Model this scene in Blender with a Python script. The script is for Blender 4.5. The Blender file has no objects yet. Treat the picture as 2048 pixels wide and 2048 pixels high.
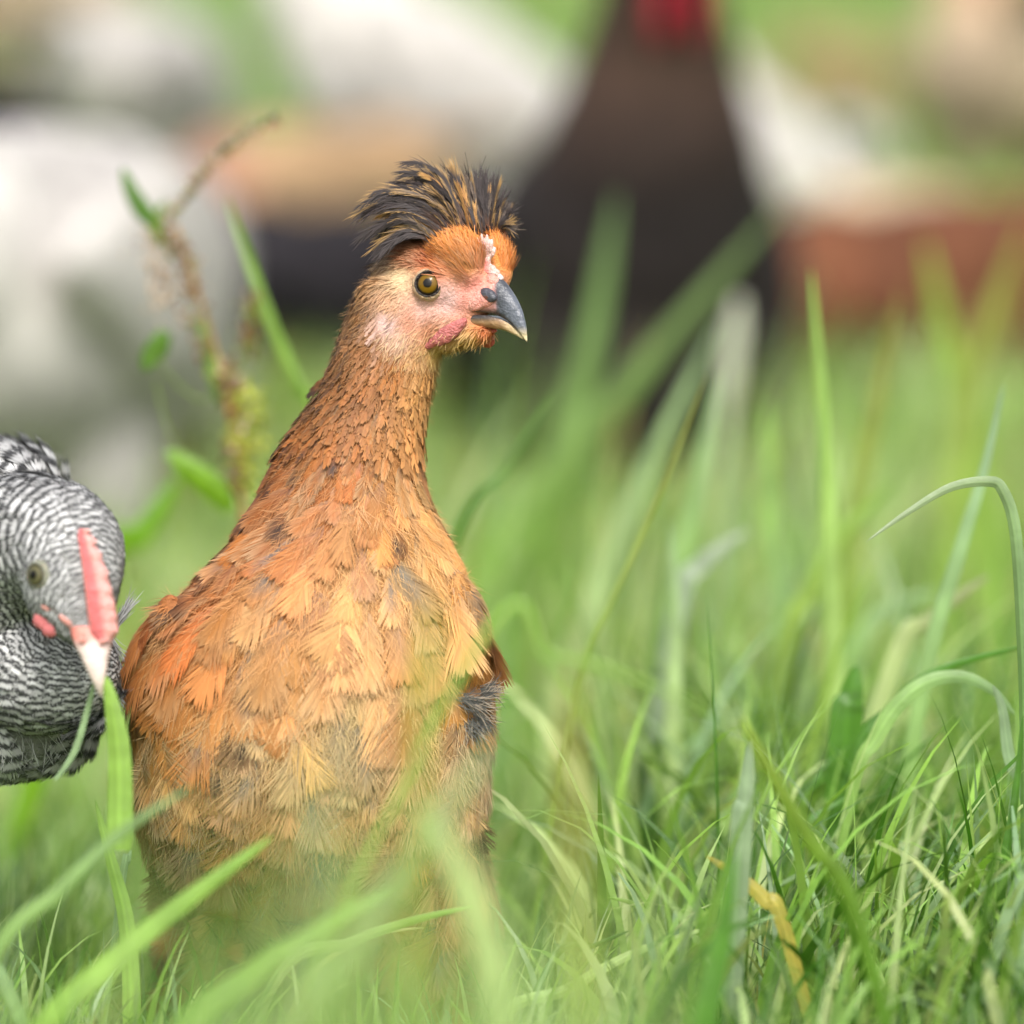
import bpy, bmesh, math, random
import numpy as np
from mathutils import Vector, Matrix, noise
from mathutils.bvhtree import BVHTree

random.seed(4); rng = np.random.default_rng(4)
sc = bpy.context.scene
R = math.radians

# ------------------------------------------------------------------ camera, light, exposure
CAM_H = 0.5; PITCH = R(5.8); D0 = 2.5
S = 0.43 / 2048            # metres per photo pixel on the plane of focus
KK = S / D0
cam_d = bpy.data.cameras.new('camera'); cam = bpy.data.objects.new('camera', cam_d)
sc.collection.objects.link(cam); sc.camera = cam
cam.location = (0, 0, CAM_H); cam.rotation_euler = (R(90) - PITCH, 0, 0)
cam_d.sensor_fit = 'HORIZONTAL'; cam_d.sensor_width = 24.0
cam_d.lens = 24.0 * D0 / 0.43
cam_d.clip_start = 0.1; cam_d.clip_end = 600
cam_d.dof.use_dof = True; cam_d.dof.focus_distance = 2.480
cam_d.dof.aperture_fstop = 1.95
cam_d.dof.aperture_blades = 0

SUN_EL, SUN_AZ = R(50), R(174)   # azimuth from +Y clockwise
w = bpy.data.worlds.new('World'); sc.world = w; w.use_nodes = True
nt = w.node_tree
bg = nt.nodes['Background']
sky = nt.nodes.new('ShaderNodeTexSky'); sky.sky_type = 'NISHITA'; sky.sun_disc = False
sky.sun_elevation = SUN_EL; sky.sun_rotation = SUN_AZ
sky.dust_density = 4.0; sky.air_density = 1.0; sky.ozone_density = 0.6
hs = nt.nodes.new('ShaderNodeHueSaturation'); hs.inputs['Saturation'].default_value = 0.35
nt.links.new(sky.outputs[0], hs.inputs['Color']); nt.links.new(hs.outputs[0], bg.inputs['Color'])
bg.inputs['Strength'].default_value = 0.15
sd = bpy.data.lights.new('sun', 'SUN'); sun = bpy.data.objects.new('sun', sd); sc.collection.objects.link(sun)
sd.energy = 1.5; sd.angle = R(14); sd.color = (1.0, 0.95, 0.87)
sv = Vector((math.sin(SUN_AZ) * math.cos(SUN_EL), math.cos(SUN_AZ) * math.cos(SUN_EL), math.sin(SUN_EL)))
sun.rotation_euler = sv.to_track_quat('Z', 'Y').to_euler()
sc.view_settings.view_transform = 'Standard'; sc.view_settings.look = 'None'
sc.view_settings.exposure = 0.98; sc.view_settings.gamma = 1.0
sc.cycles.use_denoising = True
sc.cycles.max_bounces = 6; sc.cycles.diffuse_bounces = 3; sc.cycles.transmission_bounces = 4
sc.cycles.caustics_reflective = False; sc.cycles.caustics_refractive = False

# ------------------------------------------------------------------ coordinates
FW = Vector((0, math.cos(PITCH), -math.sin(PITCH))); UP = Vector((0, math.sin(PITCH), math.cos(PITCH))); RT = Vector((1, 0, 0))
CL = Vector((0, 0, CAM_H))
FWn, UPn, RTn, CLn = (np.array(v) for v in (FW, UP, RT, CL))
def P(px, py, d):                     # where a thing seen at (px, py) stands, d metres away
    return CL + FW * d + RT * ((px - 1024) * KK * d) + UP * ((1024 - py) * KK * d)
def Q(x, y, wv=0.0):                  # true-size drawing frame of the birds on the plane of focus; wv towards viewer
    return CL + FW * (D0 - wv * S) + RT * ((x - 1024) * S) + UP * ((1024 - y) * S)
def Qn(a):
    a = np.asarray(a, float)
    return CLn + FWn * (D0 - a[:, 2:3] * S) + RTn * ((a[:, 0:1] - 1024) * S) + UPn * ((1024 - a[:, 1:2]) * S)
def Qinv(v):
    r = np.asarray(v) - CLn
    return np.stack([r @ RTn / S + 1024, 1024 - r @ UPn / S, (D0 - r @ FWn) / S], 1)
def Qdir(d):
    d = np.asarray(d, float); return RTn * d[:, 0:1] - UPn * d[:, 1:2] - FWn * d[:, 2:3]
def terrain(x, y):
    x = np.asarray(x, float); y = np.asarray(y, float)
    t = np.clip((y - 2.7) / 2.2, 0, 1); rise = 0.19 * t * t * (3 - 2 * t) + np.maximum(y - 4.9, 0) * 0.028
    return rise + 0.008 * np.sin(x * 7 + 1) * np.sin(y * 5) + 0.012 * np.sin(x * 2.1 + y * 1.7)
def lin(r, g, b):
    return np.array([((c / 255) / 12.92 if c / 255 < 0.04045 else ((c / 255 + 0.055) / 1.055) ** 2.4) for c in (r, g, b)])

# ------------------------------------------------------------------ object helpers
def link(o, parent=None):
    sc.collection.objects.link(o)
    if parent is not None:
        o.parent = parent; o.matrix_parent_inverse = parent.matrix_world.inverted()
    return o
def tag(o, label=None, cat=None, group=None, kind=None):
    if label: o['label'] = label
    if cat: o['category'] = cat
    if group: o['group'] = group
    if kind: o['kind'] = kind
    return o
def mesh_np(name, V, F, mat, col=None, parent=None, smooth=True, link_it=True):
    V = np.asarray(V, np.float32); F = np.asarray(F, np.int32)
    me = bpy.data.meshes.new(name)
    me.vertices.add(len(V)); me.vertices.foreach_set('co', V.ravel())
    k = F.shape[1]
    me.loops.add(F.size); me.loops.foreach_set('vertex_index', F.ravel())
    me.polygons.add(len(F)); me.polygons.foreach_set('loop_start', np.arange(len(F), dtype=np.int32) * k)
    me.polygons.foreach_set('loop_total', np.full(len(F), k, np.int32))
    if smooth: me.polygons.foreach_set('use_smooth', np.ones(len(F), bool))
    me.update(calc_edges=True)
    if col is not None: set_col(me, col)
    me.materials.append(mat)
    o = bpy.data.objects.new(name, me)
    return link(o, parent)
def set_col(me, col):
    ca = me.color_attributes.new(name='Col', type='FLOAT_COLOR', domain='POINT')
    c = np.ones((len(me.vertices), 4), np.float32); c[:, :3] = np.clip(col, 0, 16); ca.data.foreach_set('color', c.ravel())
def grid_faces(nu, nv, wrap_v=False):
    i = np.arange(nu - 1)[:, None]; j = np.arange(nv if wrap_v else nv - 1)[None, :]; j2 = (j + 1) % nv
    return np.stack(np.broadcast_arrays(i * nv + j, i * nv + j2, (i + 1) * nv + j2, (i + 1) * nv + j), -1).reshape(-1, 4)

# ------------------------------------------------------------------ materials
def mat(name, color=None, rough=0.6, spec=0.4, attr=False, transl=0.0, bump=0.0, bscale=200, var=0.0, vscale=30, sss=0.0, coat=0.0, sheen=0.0, tcol=None):
    m = bpy.data.materials.new(name); m.use_nodes = True; n = m.node_tree.nodes; l = m.node_tree.links
    b = n['Principled BSDF']; out = n['Material Output']
    b.inputs['Roughness'].default_value = rough; b.inputs['Specular IOR Level'].default_value = spec
    b.inputs['Coat Weight'].default_value = coat; b.inputs['Coat Roughness'].default_value = 0.05
    b.inputs['Sheen Weight'].default_value = sheen
    if attr:
        a = n.new('ShaderNodeAttribute'); a.attribute_name = 'Col'; c = a.outputs['Color']
    else:
        a = n.new('ShaderNodeRGB'); a.outputs[0].default_value = (*color, 1); c = a.outputs[0]
    tc = n.new('ShaderNodeTexCoord')
    if var > 0:
        no = n.new('ShaderNodeTexNoise'); no.inputs['Scale'].default_value = vscale; no.inputs['Detail'].default_value = 6
        l.new(tc.outputs['Object'], no.inputs['Vector'])
        mr = n.new('ShaderNodeMapRange'); mr.inputs['From Min'].default_value = 0.3; mr.inputs['From Max'].default_value = 0.7
        mr.inputs['To Min'].default_value = 1 - var; mr.inputs['To Max'].default_value = 1 + var
        l.new(no.outputs['Fac'], mr.inputs['Value'])
        mx = n.new('ShaderNodeVectorMath'); mx.operation = 'SCALE'; l.new(c, mx.inputs[0]); l.new(mr.outputs[0], mx.inputs['Scale']); c = mx.outputs[0]
    l.new(c, b.inputs['Base Color'])
    if sss > 0:
        b.inputs['Subsurface Weight'].default_value = sss; b.inputs['Subsurface Scale'].default_value = 0.004
        b.inputs['Subsurface Radius'].default_value = (1, 0.4, 0.25)
    if bump > 0:
        bn = n.new('ShaderNodeTexNoise'); bn.inputs['Scale'].default_value = bscale; bn.inputs['Detail'].default_value = 5
        l.new(tc.outputs['Object'], bn.inputs['Vector'])
        bp = n.new('ShaderNodeBump'); bp.inputs['Strength'].default_value = bump; bp.inputs['Distance'].default_value = 0.002
        l.new(bn.outputs['Fac'], bp.inputs['Height']); l.new(bp.outputs[0], b.inputs['Normal'])
    if transl > 0:
        t = n.new('ShaderNodeBsdfTranslucent'); ms = n.new('ShaderNodeMixShader'); ms.inputs[0].default_value = transl
        if tcol is not None:
            mv = n.new('ShaderNodeVectorMath'); mv.operation = 'MULTIPLY'; l.new(c, mv.inputs[0]); mv.inputs[1].default_value = tcol; l.new(mv.outputs[0], t.inputs[0])
        else: l.new(c, t.inputs[0])
        l.new(b.outputs[0], ms.inputs[1]); l.new(t.outputs[0], ms.inputs[2]); l.new(ms.outputs[0], out.inputs['Surface'])
    return m
M_FEATHER = mat('feather', attr=True, rough=0.55, spec=0.25, transl=0.22)
M_SKIN = mat('feathered_skin', attr=True, rough=0.65, spec=0.3, bump=0.6, bscale=700, var=0.18, vscale=260)
M_FLESH = mat('flesh', attr=True, rough=0.42, spec=0.45, bump=0.7, bscale=1100, sss=0.25, var=0.16, vscale=500)
M_BEAK = mat('horn', attr=True, rough=0.3, spec=0.5, bump=0.45, bscale=500, var=0.22, vscale=260)
M_GRASS = mat('grass_leaf', attr=True, var=0.14, vscale=55, bump=0.25, bscale=300, rough=0.42, spec=0.45, transl=0.42, tcol=(1.12, 1.15, 0.6))
M_BARRED = mat('barred_feather', attr=True, rough=0.6, spec=0.2, transl=0.15)
def _barred(m):                     # Col.r = whiteness, Col.g = running count of bars along the feather
    n = m.node_tree.nodes; l = m.node_tree.links; a = [x for x in n if x.type == 'ATTRIBUTE'][0]; sp = n.new('ShaderNodeSeparateColor'); l.new(a.outputs['Color'], sp.inputs[0])
    x1 = n.new('ShaderNodeMath'); x1.operation = 'MULTIPLY'; x1.inputs[1].default_value = 2 * math.pi; l.new(sp.outputs[1], x1.inputs[0])
    x2 = n.new('ShaderNodeMath'); x2.operation = 'SINE'; l.new(x1.outputs[0], x2.inputs[0])
    mr = n.new('ShaderNodeMapRange'); mr.inputs['From Min'].default_value = -0.7; mr.inputs['From Max'].default_value = 0.6; l.new(x2.outputs[0], mr.inputs['Value'])
    mx = n.new('ShaderNodeMix'); mx.data_type = 'RGBA'; l.new(mr.outputs[0], mx.inputs['Factor']); mx.inputs[6].default_value = (.06, .06, .062, 1)
    cc = n.new('ShaderNodeCombineColor'); [l.new(sp.outputs[0], cc.inputs[k]) for k in range(3)]; l.new(cc.outputs[0], mx.inputs[7])
    for x in n:
        if x.type in ('BSDF_PRINCIPLED', 'BSDF_TRANSLUCENT'): l.new(mx.outputs[2], x.inputs[0])
_barred(M_BARRED)
M_LEG = mat('scaly_leg', color=(0.25, 0.2, 0.1), rough=0.5, bump=0.5, bscale=500)
M_BIRD = mat('far_plumage', attr=True, rough=0.8, spec=0.15, bump=0.8, bscale=160, var=0.25, vscale=45)

# ------------------------------------------------------------------ shape helpers
def add_ell(bm, c, r, rot=None, seg=24):
    m = Matrix.Translation(c) @ (rot.to_4x4() if rot is not None else Matrix.Identity(4)) @ Matrix.Diagonal((*r, 1))
    bmesh.ops.create_icosphere(bm, subdivisions=4 if seg > 20 else 3, radius=1.0, matrix=m)
def add_loft(bm, rings):
    vs = [[bm.verts.new(p) for p in r] for r in rings]; n = len(rings[0])
    for a, b in zip(vs[:-1], vs[1:]):
        for i in range(n): bm.faces.new((a[i], a[(i + 1) % n], b[(i + 1) % n], b[i]))
    bm.faces.new(list(reversed(vs[0]))); bm.faces.new(vs[-1])
def add_cone(bm, p0, p1, r0, r1, n=12):
    p0 = Vector(p0); p1 = Vector(p1); d = (p1 - p0).normalized(); q = d.to_track_quat('Z', 'Y')
    add_loft(bm, [[p + q @ Vector((r * math.cos(t * 2 * math.pi / n), r * math.sin(t * 2 * math.pi / n), 0)) for t in range(n)] for p, r in ((p0, r0), (p1, r1))])
def remesh(bm, voxel, smooth=6, fac=0.5):
    bmesh.ops.recalc_face_normals(bm, faces=bm.faces)
    me = bpy.data.meshes.new('tmp'); bm.to_mesh(me); bm.free()
    o = bpy.data.objects.new('tmp', me); sc.collection.objects.link(o)
    r = o.modifiers.new('r', 'REMESH'); r.mode = 'VOXEL'; r.voxel_size = voxel; r.use_smooth_shade = True
    s = o.modifiers.new('s', 'SMOOTH'); s.iterations = smooth; s.factor = fac
    dg = bpy.context.evaluated_depsgraph_get(); ev = o.evaluated_get(dg)
    out = bpy.data.meshes.new_from_object(ev)
    bpy.data.objects.remove(o); bpy.data.meshes.remove(me)
    out.polygons.foreach_set('use_smooth', np.ones(len(out.polygons), bool))
    return out
def verts_of(me):
    v = np.empty(len(me.vertices) * 3, np.float32); me.vertices.foreach_get('co', v); return v.reshape(-1, 3).astype(float)
def normals_of(me):
    v = np.empty(len(me.vertices) * 3, np.float32); me.vertices.foreach_get('normal', v); return v.reshape(-1, 3).astype(float)
def spline(pts, n):
    pts = np.asarray(pts, float); m = len(pts); t = np.linspace(0, m - 1, n); i = np.minimum(t.astype(int), m - 2); f = (t - i)[:, None]
    g = lambda k: pts[np.clip(k, 0, m - 1)]
    p0, p1, p2, p3 = g(i - 1), g(i), g(i + 1), g(i + 2)
    return 0.5 * (2 * p1 + (p2 - p0) * f + (2 * p0 - 5 * p1 + 4 * p2 - p3) * f ** 2 + (3 * p1 - p0 - 3 * p2 + p3) * f ** 3)
def unit(a): return a / np.maximum(np.linalg.norm(a, axis=1, keepdims=True), 1e-9)
def tube(path, rad, n=10, cap=True):
    path = np.asarray(path, float); m = len(path); rad = np.broadcast_to(np.asarray(rad, float), (m,))
    T = unit(np.gradient(path, axis=0)); ref = np.array([0.3, 0.9, 0.2]); B = unit(np.cross(T, ref)); N = np.cross(T, B)
    a = np.linspace(0, 2 * np.pi, n, endpoint=False)
    V = path[:, None] + rad[:, None, None] * (np.cos(a)[None, :, None] * B[:, None] + np.sin(a)[None, :, None] * N[:, None])
    return V.reshape(-1, 3), grid_faces(m, n, True)
class Pile:                                     # gathers quads into one mesh
    def __init__(s): s.V = []; s.F = []; s.C = []; s.n = 0
    def add(s, V, F, C):
        C = np.broadcast_to(np.asarray(C, float), (len(V), 3)); s.V.append(V); s.F.append(F + s.n); s.C.append(C); s.n += len(V)
    def build(s, name, m, parent=None):
        return mesh_np(name, np.concatenate(s.V), np.concatenate(s.F), m, np.concatenate(s.C), parent)
def sample_mesh(me, n):
    me.calc_loop_triangles(); T = np.empty(len(me.loop_triangles) * 3, np.int32); me.loop_triangles.foreach_get('vertices', T); T = T.reshape(-1, 3)
    v = verts_of(me); nn = normals_of(me); a, b, c = v[T[:, 0]], v[T[:, 1]], v[T[:, 2]]
    ar = np.linalg.norm(np.cross(b - a, c - a), axis=1); cum = np.cumsum(ar); k = np.searchsorted(cum, rng.random(n) * cum[-1]); k = np.minimum(k, len(T) - 1)
    u = rng.random(n); q = rng.random(n); f = u + q > 1; u[f] = 1 - u[f]; q[f] = 1 - q[f]
    pos = a[k] + u[:, None] * (b[k] - a[k]) + q[:, None] * (c[k] - a[k])
    return pos, unit(nn[T[k, 0]])
def thin(pos, rad):                              # dart throwing: keep points at least rad apart
    keep = []; cell = {}; g = float(np.max(rad))
    for i in range(len(pos)):
        p = pos[i]; key = tuple((p // g).astype(int)); ok = True
        for dx in (-1, 0, 1):
            for dy in (-1, 0, 1):
                for dz in (-1, 0, 1):
                    for j in cell.get((key[0] + dx, key[1] + dy, key[2] + dz), ()):
                        q = pos[j]
                        if (p[0]-q[0])**2 + (p[1]-q[1])**2 + (p[2]-q[2])**2 < rad[i] ** 2: ok = False; break
                    if not ok: break
                if not ok: break
            if not ok: break
        if ok: keep.append(i); cell.setdefault(key, []).append(i)
    return np.array(keep, int)

TRI5 = np.array([[0, 1, 3], [0, 3, 2], [2, 3, 4]])
def barb_feathers(pos, T, N, L, W, colfun, nb=22, ang=34, lift=0.10, bend=0.16, cup=0.25, rough=0.12, thick=1.25, rachis=True, square=0.6, zj=0.03, tipj=0.16, bt=None, pt=0.0, cvar=0.10):
    """n contour feathers, each made of its barbs. colfun(u 0..1, edge 0..1, feather index) -> rgb"""
    n = len(pos); T = unit(T - N * np.sum(T * N, 1, keepdims=True)); B = np.cross(N, T)
    L = np.broadcast_to(L, (n,)).astype(float); W = np.broadcast_to(W, (n,)).astype(float)
    t = np.linspace(0.02, 0.93, nb)
    sa_, sb_ = np.zeros(n), np.zeros(n)
    if bt is not None:                    # follow the body's own curve under the feather
        h = np.zeros((n, 2))
        for j, f in enumerate((0.5, 1.0)):
            pp = pos + T * (L * f)[:, None]
            for i in range(n):
                r_ = bt.find_nearest(Vector(pp[i]), L[i])
                if r_[0] is not None: h[i, j] = (np.array(r_[0]) - pp[i]) @ N[i]
                else: h[i, j] = -0.3 * L[i] * f
        h = np.clip(h, -0.5 * L[:, None], 0.25 * L[:, None]); sa_ = 4 * h[:, 0] - h[:, 1]; sb_ = 2 * h[:, 1] - 4 * h[:, 0]
    side = np.repeat([-1, 1], nb); tt = np.tile(t, 2); m = 2 * nb
    pt = np.broadcast_to(np.asarray(pt, float), (n,))
    clump = rng.normal(0, rough, (n, m)); clump = (clump + np.roll(clump, 1, 1) * 0.6)
    a = np.radians(ang) * (1 + clump * 0.8)
    a = a * (1 - 0.80 * tt[None] ** 2.2)
    prof = (np.sin(np.pi * np.clip(tt * 0.75 + 0.10, 0, 1)) ** 0.8)
    prof = prof * (1 - np.clip(tt - 0.72, 0, 1) * 1.3 * square)
    lim_ = (1.02 * L[:, None] - tt[None] * L[:, None] * 0.93) * rng.uniform(0.8, 1.06, (n, m))
    wl = W[:, None] * prof[None] * (1 - pt[:, None] * tt[None] ** 1.5) * (1 + rng.normal(0, tipj, (n, m)))
    ln = wl / np.sin(np.maximum(a, 0.16)); ln = np.minimum(ln, L[:, None] * 0.6); ln = np.minimum(ln, lim_ / np.cos(a))
    u0 = tt[None] * L[:, None] * 0.93
    bw = L[:, None] * 0.93 / nb * thick * 0.5
    ca, sa = np.cos(a), np.sin(a)
    hj = rng.normal(0, zj, (n, m))
    tw = rng.normal(0, 0.5, (n, m))
    out_u, out_v, edge = [], [], []
    for (f, wd) in ((0.0, -1), (0.0, 1), (0.62, -1), (0.62, 1), (1.0, 0)):
        bendf = f * f * 0.12 * ln
        uu = u0 + ln * f * ca + bendf + wd * bw * (1 - 0.25 * f) * sa
        vv = ln * f * sa - wd * bw * (1 - 0.25 * f) * ca
        out_u.append(uu); out_v.append(vv * side[None]); edge.append(np.full((n, m), f))
    U = np.stack(out_u, 2); V = np.stack(out_v, 2); E = np.stack(edge, 2)
    Ln = L[:, None, None]; un = U / Ln
    H = Ln * (lift * un - bend * un ** 2) + sa_[:, None, None] * un + sb_[:, None, None] * un ** 2 - cup * V ** 2 / np.maximum(W[:, None, None], 1e-6) + hj[:, :, None] * W[:, None, None] * (0.3 + E)
    X = pos[:, None, None] + T[:, None, None] * U[..., None] + B[:, None, None] * V[..., None] + N[:, None, None] * H[..., None]
    idx = np.broadcast_to(np.arange(n)[:, None, None], U.shape)
    C = colfun(np.clip(un, 0, 1.2), E, idx)
    C = C * (1 + cvar * rng.normal(0, 1, (n, m)))[:, :, None, None]
    VV = X.reshape(-1, 3); base = np.arange(n * m)[:, None, None] * 5; F = (base + TRI5[None]).reshape(-1, 3)
    CC = C.reshape(-1, 3)
    if rachis and cvar > .05:
        rt = np.array([0, 0, 0.5, 0.5, 0.95]); rv = np.array([-1, 1, -0.6, 0.6, 0])
        U = rt[None] * L[:, None]; V = rv[None] * (W * 0.035)[:, None]; un = U / L[:, None]
        H = L[:, None] * (lift * un - bend * un ** 2) + sa_[:, None] * un + sb_[:, None] * un ** 2 + W[:, None] * 0.03
        X = pos[:, None] + T[:, None] * U[..., None] + B[:, None] * V[..., None] + N[:, None] * H[..., None]
        C = colfun(un, np.zeros_like(un), np.broadcast_to(np.arange(n)[:, None], un.shape)) * 1.15 + 0.02
        off = len(VV); VV = np.concatenate([VV, X.reshape(-1, 3)]); CC = np.concatenate([CC, C.reshape(-1, 3)])
        F = np.concatenate([F, ((np.arange(n)[:, None, None] * 5) + TRI5[None]).reshape(-1, 3) + off])
    return VV, F, CC
def strands(pos, T, N, L, wd, col0, col1, lift=0.35, bend=0.3, side=0.15, jit=0.2):
    """short hair-like feathers / down, three segments each"""
    n = len(pos); T = T + rng.normal(0, jit, (n, 3)) * np.linalg.norm(T, axis=1, keepdims=True)
    T = unit(T - N * np.sum(T * N, 1, keepdims=True)); B = np.cross(N, T)
    L = np.broadcast_to(L, (n,)) * rng.uniform(0.65, 1.3, n); wd = np.broadcast_to(wd, (n,))
    sd_ = rng.normal(0, side, n); lf = lift * rng.uniform(0.5, 1.4, n)
    f = np.array([0, 0, 0.35, 0.35, 0.7, 0.7, 1.0]); s_ = np.array([-1, 1, -1, 1, -.7, .7, 0]) * 0.5
    U = f[None] * L[:, None]; Vv = s_[None] * wd[:, None] + sd_[:, None] * f[None] ** 2 * L[:, None]
    H = L[:, None] * (lf[:, None] * f[None] - bend * f[None] ** 2)
    X = pos[:, None] + T[:, None] * U[..., None] + B[:, None] * Vv[..., None] + N[:, None] * H[..., None]
    C = col0[:, None] * (1 - f[None, :, None]) + col1[:, None] * f[None, :, None]
    F5 = np.array([[0, 1, 3], [0, 3, 2], [2, 3, 5], [2, 5, 4], [4, 5, 6]])
    F = (np.arange(n)[:, None, None] * 7 + F5[None]).reshape(-1, 3)
    return X.reshape(-1, 3), F, C.reshape(-1, 3)
def field(guides, q, power=3.0, cols=(0, 1)):     # inverse distance interpolation of hand-set guide values
    g = np.asarray([gg[0] for gg in guides], float); val = np.asarray([gg[1] for gg in guides], float)
    out = np.zeros((len(q), val.shape[1]))
    for s in range(0, len(q), 20000):
        d = np.linalg.norm(q[s:s + 20000, None, :g.shape[1]] - g[None], axis=2) + 6.0
        ww = d ** -power; out[s:s + 20000] = (ww @ val) / ww.sum(1, keepdims=True)
    return out
def fbm(q, sc_, seed=0):
    """cheap smooth value noise on numpy points"""
    q = np.asarray(q) * sc_ + seed * 17.3; i = np.floor(q).astype(int); f = q - i; f = f * f * (3 - 2 * f); out = np.zeros(len(q))
    for dx in (0, 1):
        for dy in (0, 1):
            for dz in (0, 1):
                h = (i[:, 0] + dx) * 374761393 + (i[:, 1] + dy) * 668265263 + (i[:, 2] + dz) * 2147483647; h = (h ^ (h >> 13)) * 1274126177; r = ((h ^ (h >> 16)) & 0xffff) / 65535.0
                out += r * (f[:, 0] if dx else 1 - f[:, 0]) * (f[:, 1] if dy else 1 - f[:, 1]) * (f[:, 2] if dz else 1 - f[:, 2])
    return out

# ================================================================== GROUND
xs = np.concatenate([-np.geomspace(120, 3, 14), np.linspace(-2.6, 2.6, 53), np.geomspace(3, 120, 14)])
ys = np.concatenate([np.linspace(-30, -1, 8), np.linspace(-0.5, 9, 96), np.geomspace(9.5, 320, 24)])
GX, GY = np.meshgrid(xs, ys, indexing='ij'); GZ = terrain(GX, GY)
m = bpy.data.materials.new('turf_soil'); m.use_nodes = True; n = m.node_tree.nodes; l = m.node_tree.links; b = n['Principled BSDF']; b.inputs['Roughness'].default_value = 0.9
tc = n.new('ShaderNodeTexCoord'); no = n.new('ShaderNodeTexNoise'); no.inputs['Scale'].default_value = 9; no.inputs['Detail'].default_value = 8
cr = n.new('ShaderNodeValToRGB'); cr.color_ramp.elements[0].position = 0.32; cr.color_ramp.elements[1].position = 0.68
cr.color_ramp.elements[0].color = (0.10, 0.14, 0.045, 1); cr.color_ramp.elements[1].color = (0.24, 0.32, 0.11, 1)
l.new(tc.outputs['Object'], no.inputs['Vector']); l.new(no.outputs['Fac'], cr.inputs[0]); l.new(cr.outputs[0], b.inputs['Base Color'])
ground = mesh_np('ground', np.stack([GX, GY, GZ], -1).reshape(-1, 3), grid_faces(len(xs), len(ys))[:, ::-1], m)
tag(ground, kind='structure')

# ================================================================== GRASS (mass)
G_FRESH = lin(142, 180, 82) * 0.88; G_BLUE = lin(150, 180, 132) * 0.8; G_DARK = lin(84, 134, 40) * 0.68; G_DRY = lin(205, 190, 125) * 0.75; G_PALE = lin(188, 208, 140) * 0.9
def blades(base, h, lean, wd, col, seg=6, droop=0.6, three=False):
    n = len(base); t = np.linspace(0, 1, seg + 1)
    dr = droop * rng.uniform(0.1, 1.3, n)
    th = (np.linalg.norm(lean, axis=1)[:, None] * t[None] + dr[:, None] * t[None] ** 2 * 1.3)
    th = np.minimum(th, 2.5)
    ld = unit(np.column_stack([lean, np.zeros(n)]))
    ds = h[:, None] / seg; su = np.cumsum(np.sin(th) * ds, 1) - np.sin(th) * ds; cu = np.cumsum(np.cos(th) * ds, 1) - np.cos(th) * ds
    ctr = base[:, None] + ld[:, None] * su[..., None]; ctr[..., 2] += cu
    side = np.stack([-ld[:, 1], ld[:, 0], np.zeros(n)], 1)
    ph = rng.normal(0, 0.9, n); up = np.array([0, 0, 1.])
    side = side * np.cos(ph)[:, None] + ld * np.sin(ph)[:, None]
    ws = wd[:, None] * 0.5 * (np.minimum(1, 0.5 + t[None] * 2) * (1 - t[None] ** 2.2)) + 1e-5
    a = ctr + side[:, None] * ws[..., None]; b = ctr - side[:, None] * ws[..., None]
    X = np.stack([a, b], 2).reshape(n, -1, 3)
    f = []
    for k in range(seg): f.append([2 * k, 2 * k + 1, 2 * k + 3, 2 * k + 2])
    F = (np.arange(n)[:, None, None] * (2 * seg + 2) + np.array(f)[None]).reshape(-1, 4)
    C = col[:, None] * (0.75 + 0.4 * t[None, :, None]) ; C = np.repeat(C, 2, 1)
    return X.reshape(-1, 3), F, C.reshape(-1, 3)
def gcols(n, p=(0.40, 0.22, 0.2, 0.06, 0.12)):
    pal = np.array([G_FRESH, G_BLUE, G_DARK, G_DRY, G_PALE]); k = rng.choice(5, n, p=p); return pal[k] * rng.uniform(0.75, 1.2, (n, 1)) * rng.uniform(0.93, 1.07, (n, 3))
def wedge(n, y0, y1, marg):
    y = np.sqrt(rng.uniform(y0 ** 2, y1 ** 2, n)); x = rng.uniform(-1, 1, n) * (0.086 * y + marg); return x, y
def proj(x, y, z):
    r = np.stack([x, y, z], -1) - CLn; d = r @ FWn; return r @ RTn / (d * KK) + 1024, 1024 - r @ UPn / (d * KK), d
pile = Pile()
def turf(n, y0, y1, marg, h0, h1, w0, w1, cap, seg=6, droop=0.6, p=(0.40, 0.22, 0.2, 0.06, 0.12)):
    x, y = wedge(n, y0, y1, marg); z = terrain(x, y)
    cl = fbm(np.stack([x, y, x * 0], 1), 6.0, 1); h = rng.uniform(h0, h1, n) * (0.55 + 0.9 * cl)
    px, py, d = proj(x, y, z)
    lim = cap(px, d, x, y); h = np.minimum(h, lim * rng.uniform(0.55, 1.0, n)); ok = h > 0.012
    x, y, z, h = x[ok], y[ok], z[ok], h[ok]; k = len(x); an = rng.uniform(0, 2 * np.pi, k); am = np.abs(rng.normal(0, 0.35, k)) + 0.05
    lean = np.stack([np.cos(an) * am + 0.08, np.sin(an) * am], 1)
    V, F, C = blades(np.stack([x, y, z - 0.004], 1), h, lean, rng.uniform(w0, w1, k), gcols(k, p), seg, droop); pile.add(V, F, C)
# hens standing in it: shorter trampled grass around their feet
def near_cap(px, d, x, y):
    hx, hy = (620 - 1024) * S, 2.52
    ell = ((x - hx) / 0.10) ** 2 + ((y - hy - 0.05) / 0.13) ** 2
    cap = np.where(px > 1000, 0.20, np.where(px < 200, 0.11, 0.105))
    cap = np.where((px > 1000) & (px < 1450), 0.12, cap)
    cap = np.where(ell < 1, 0.05, cap)
    front = (d < 2.42)
    cap = np.where(front, np.minimum(cap, np.where(px > 1300, 0.15, 0.125) * np.clip((d - 0.9) / 1.4, 0.55, 1) + 0.0), cap)
    return cap
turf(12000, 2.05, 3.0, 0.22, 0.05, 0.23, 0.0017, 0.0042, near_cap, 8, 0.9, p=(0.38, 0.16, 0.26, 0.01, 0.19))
turf(2600, 1.6, 2.05, 0.16, 0.05, 0.20, 0.0022, 0.0045, near_cap, 7, 0.8)
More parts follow.
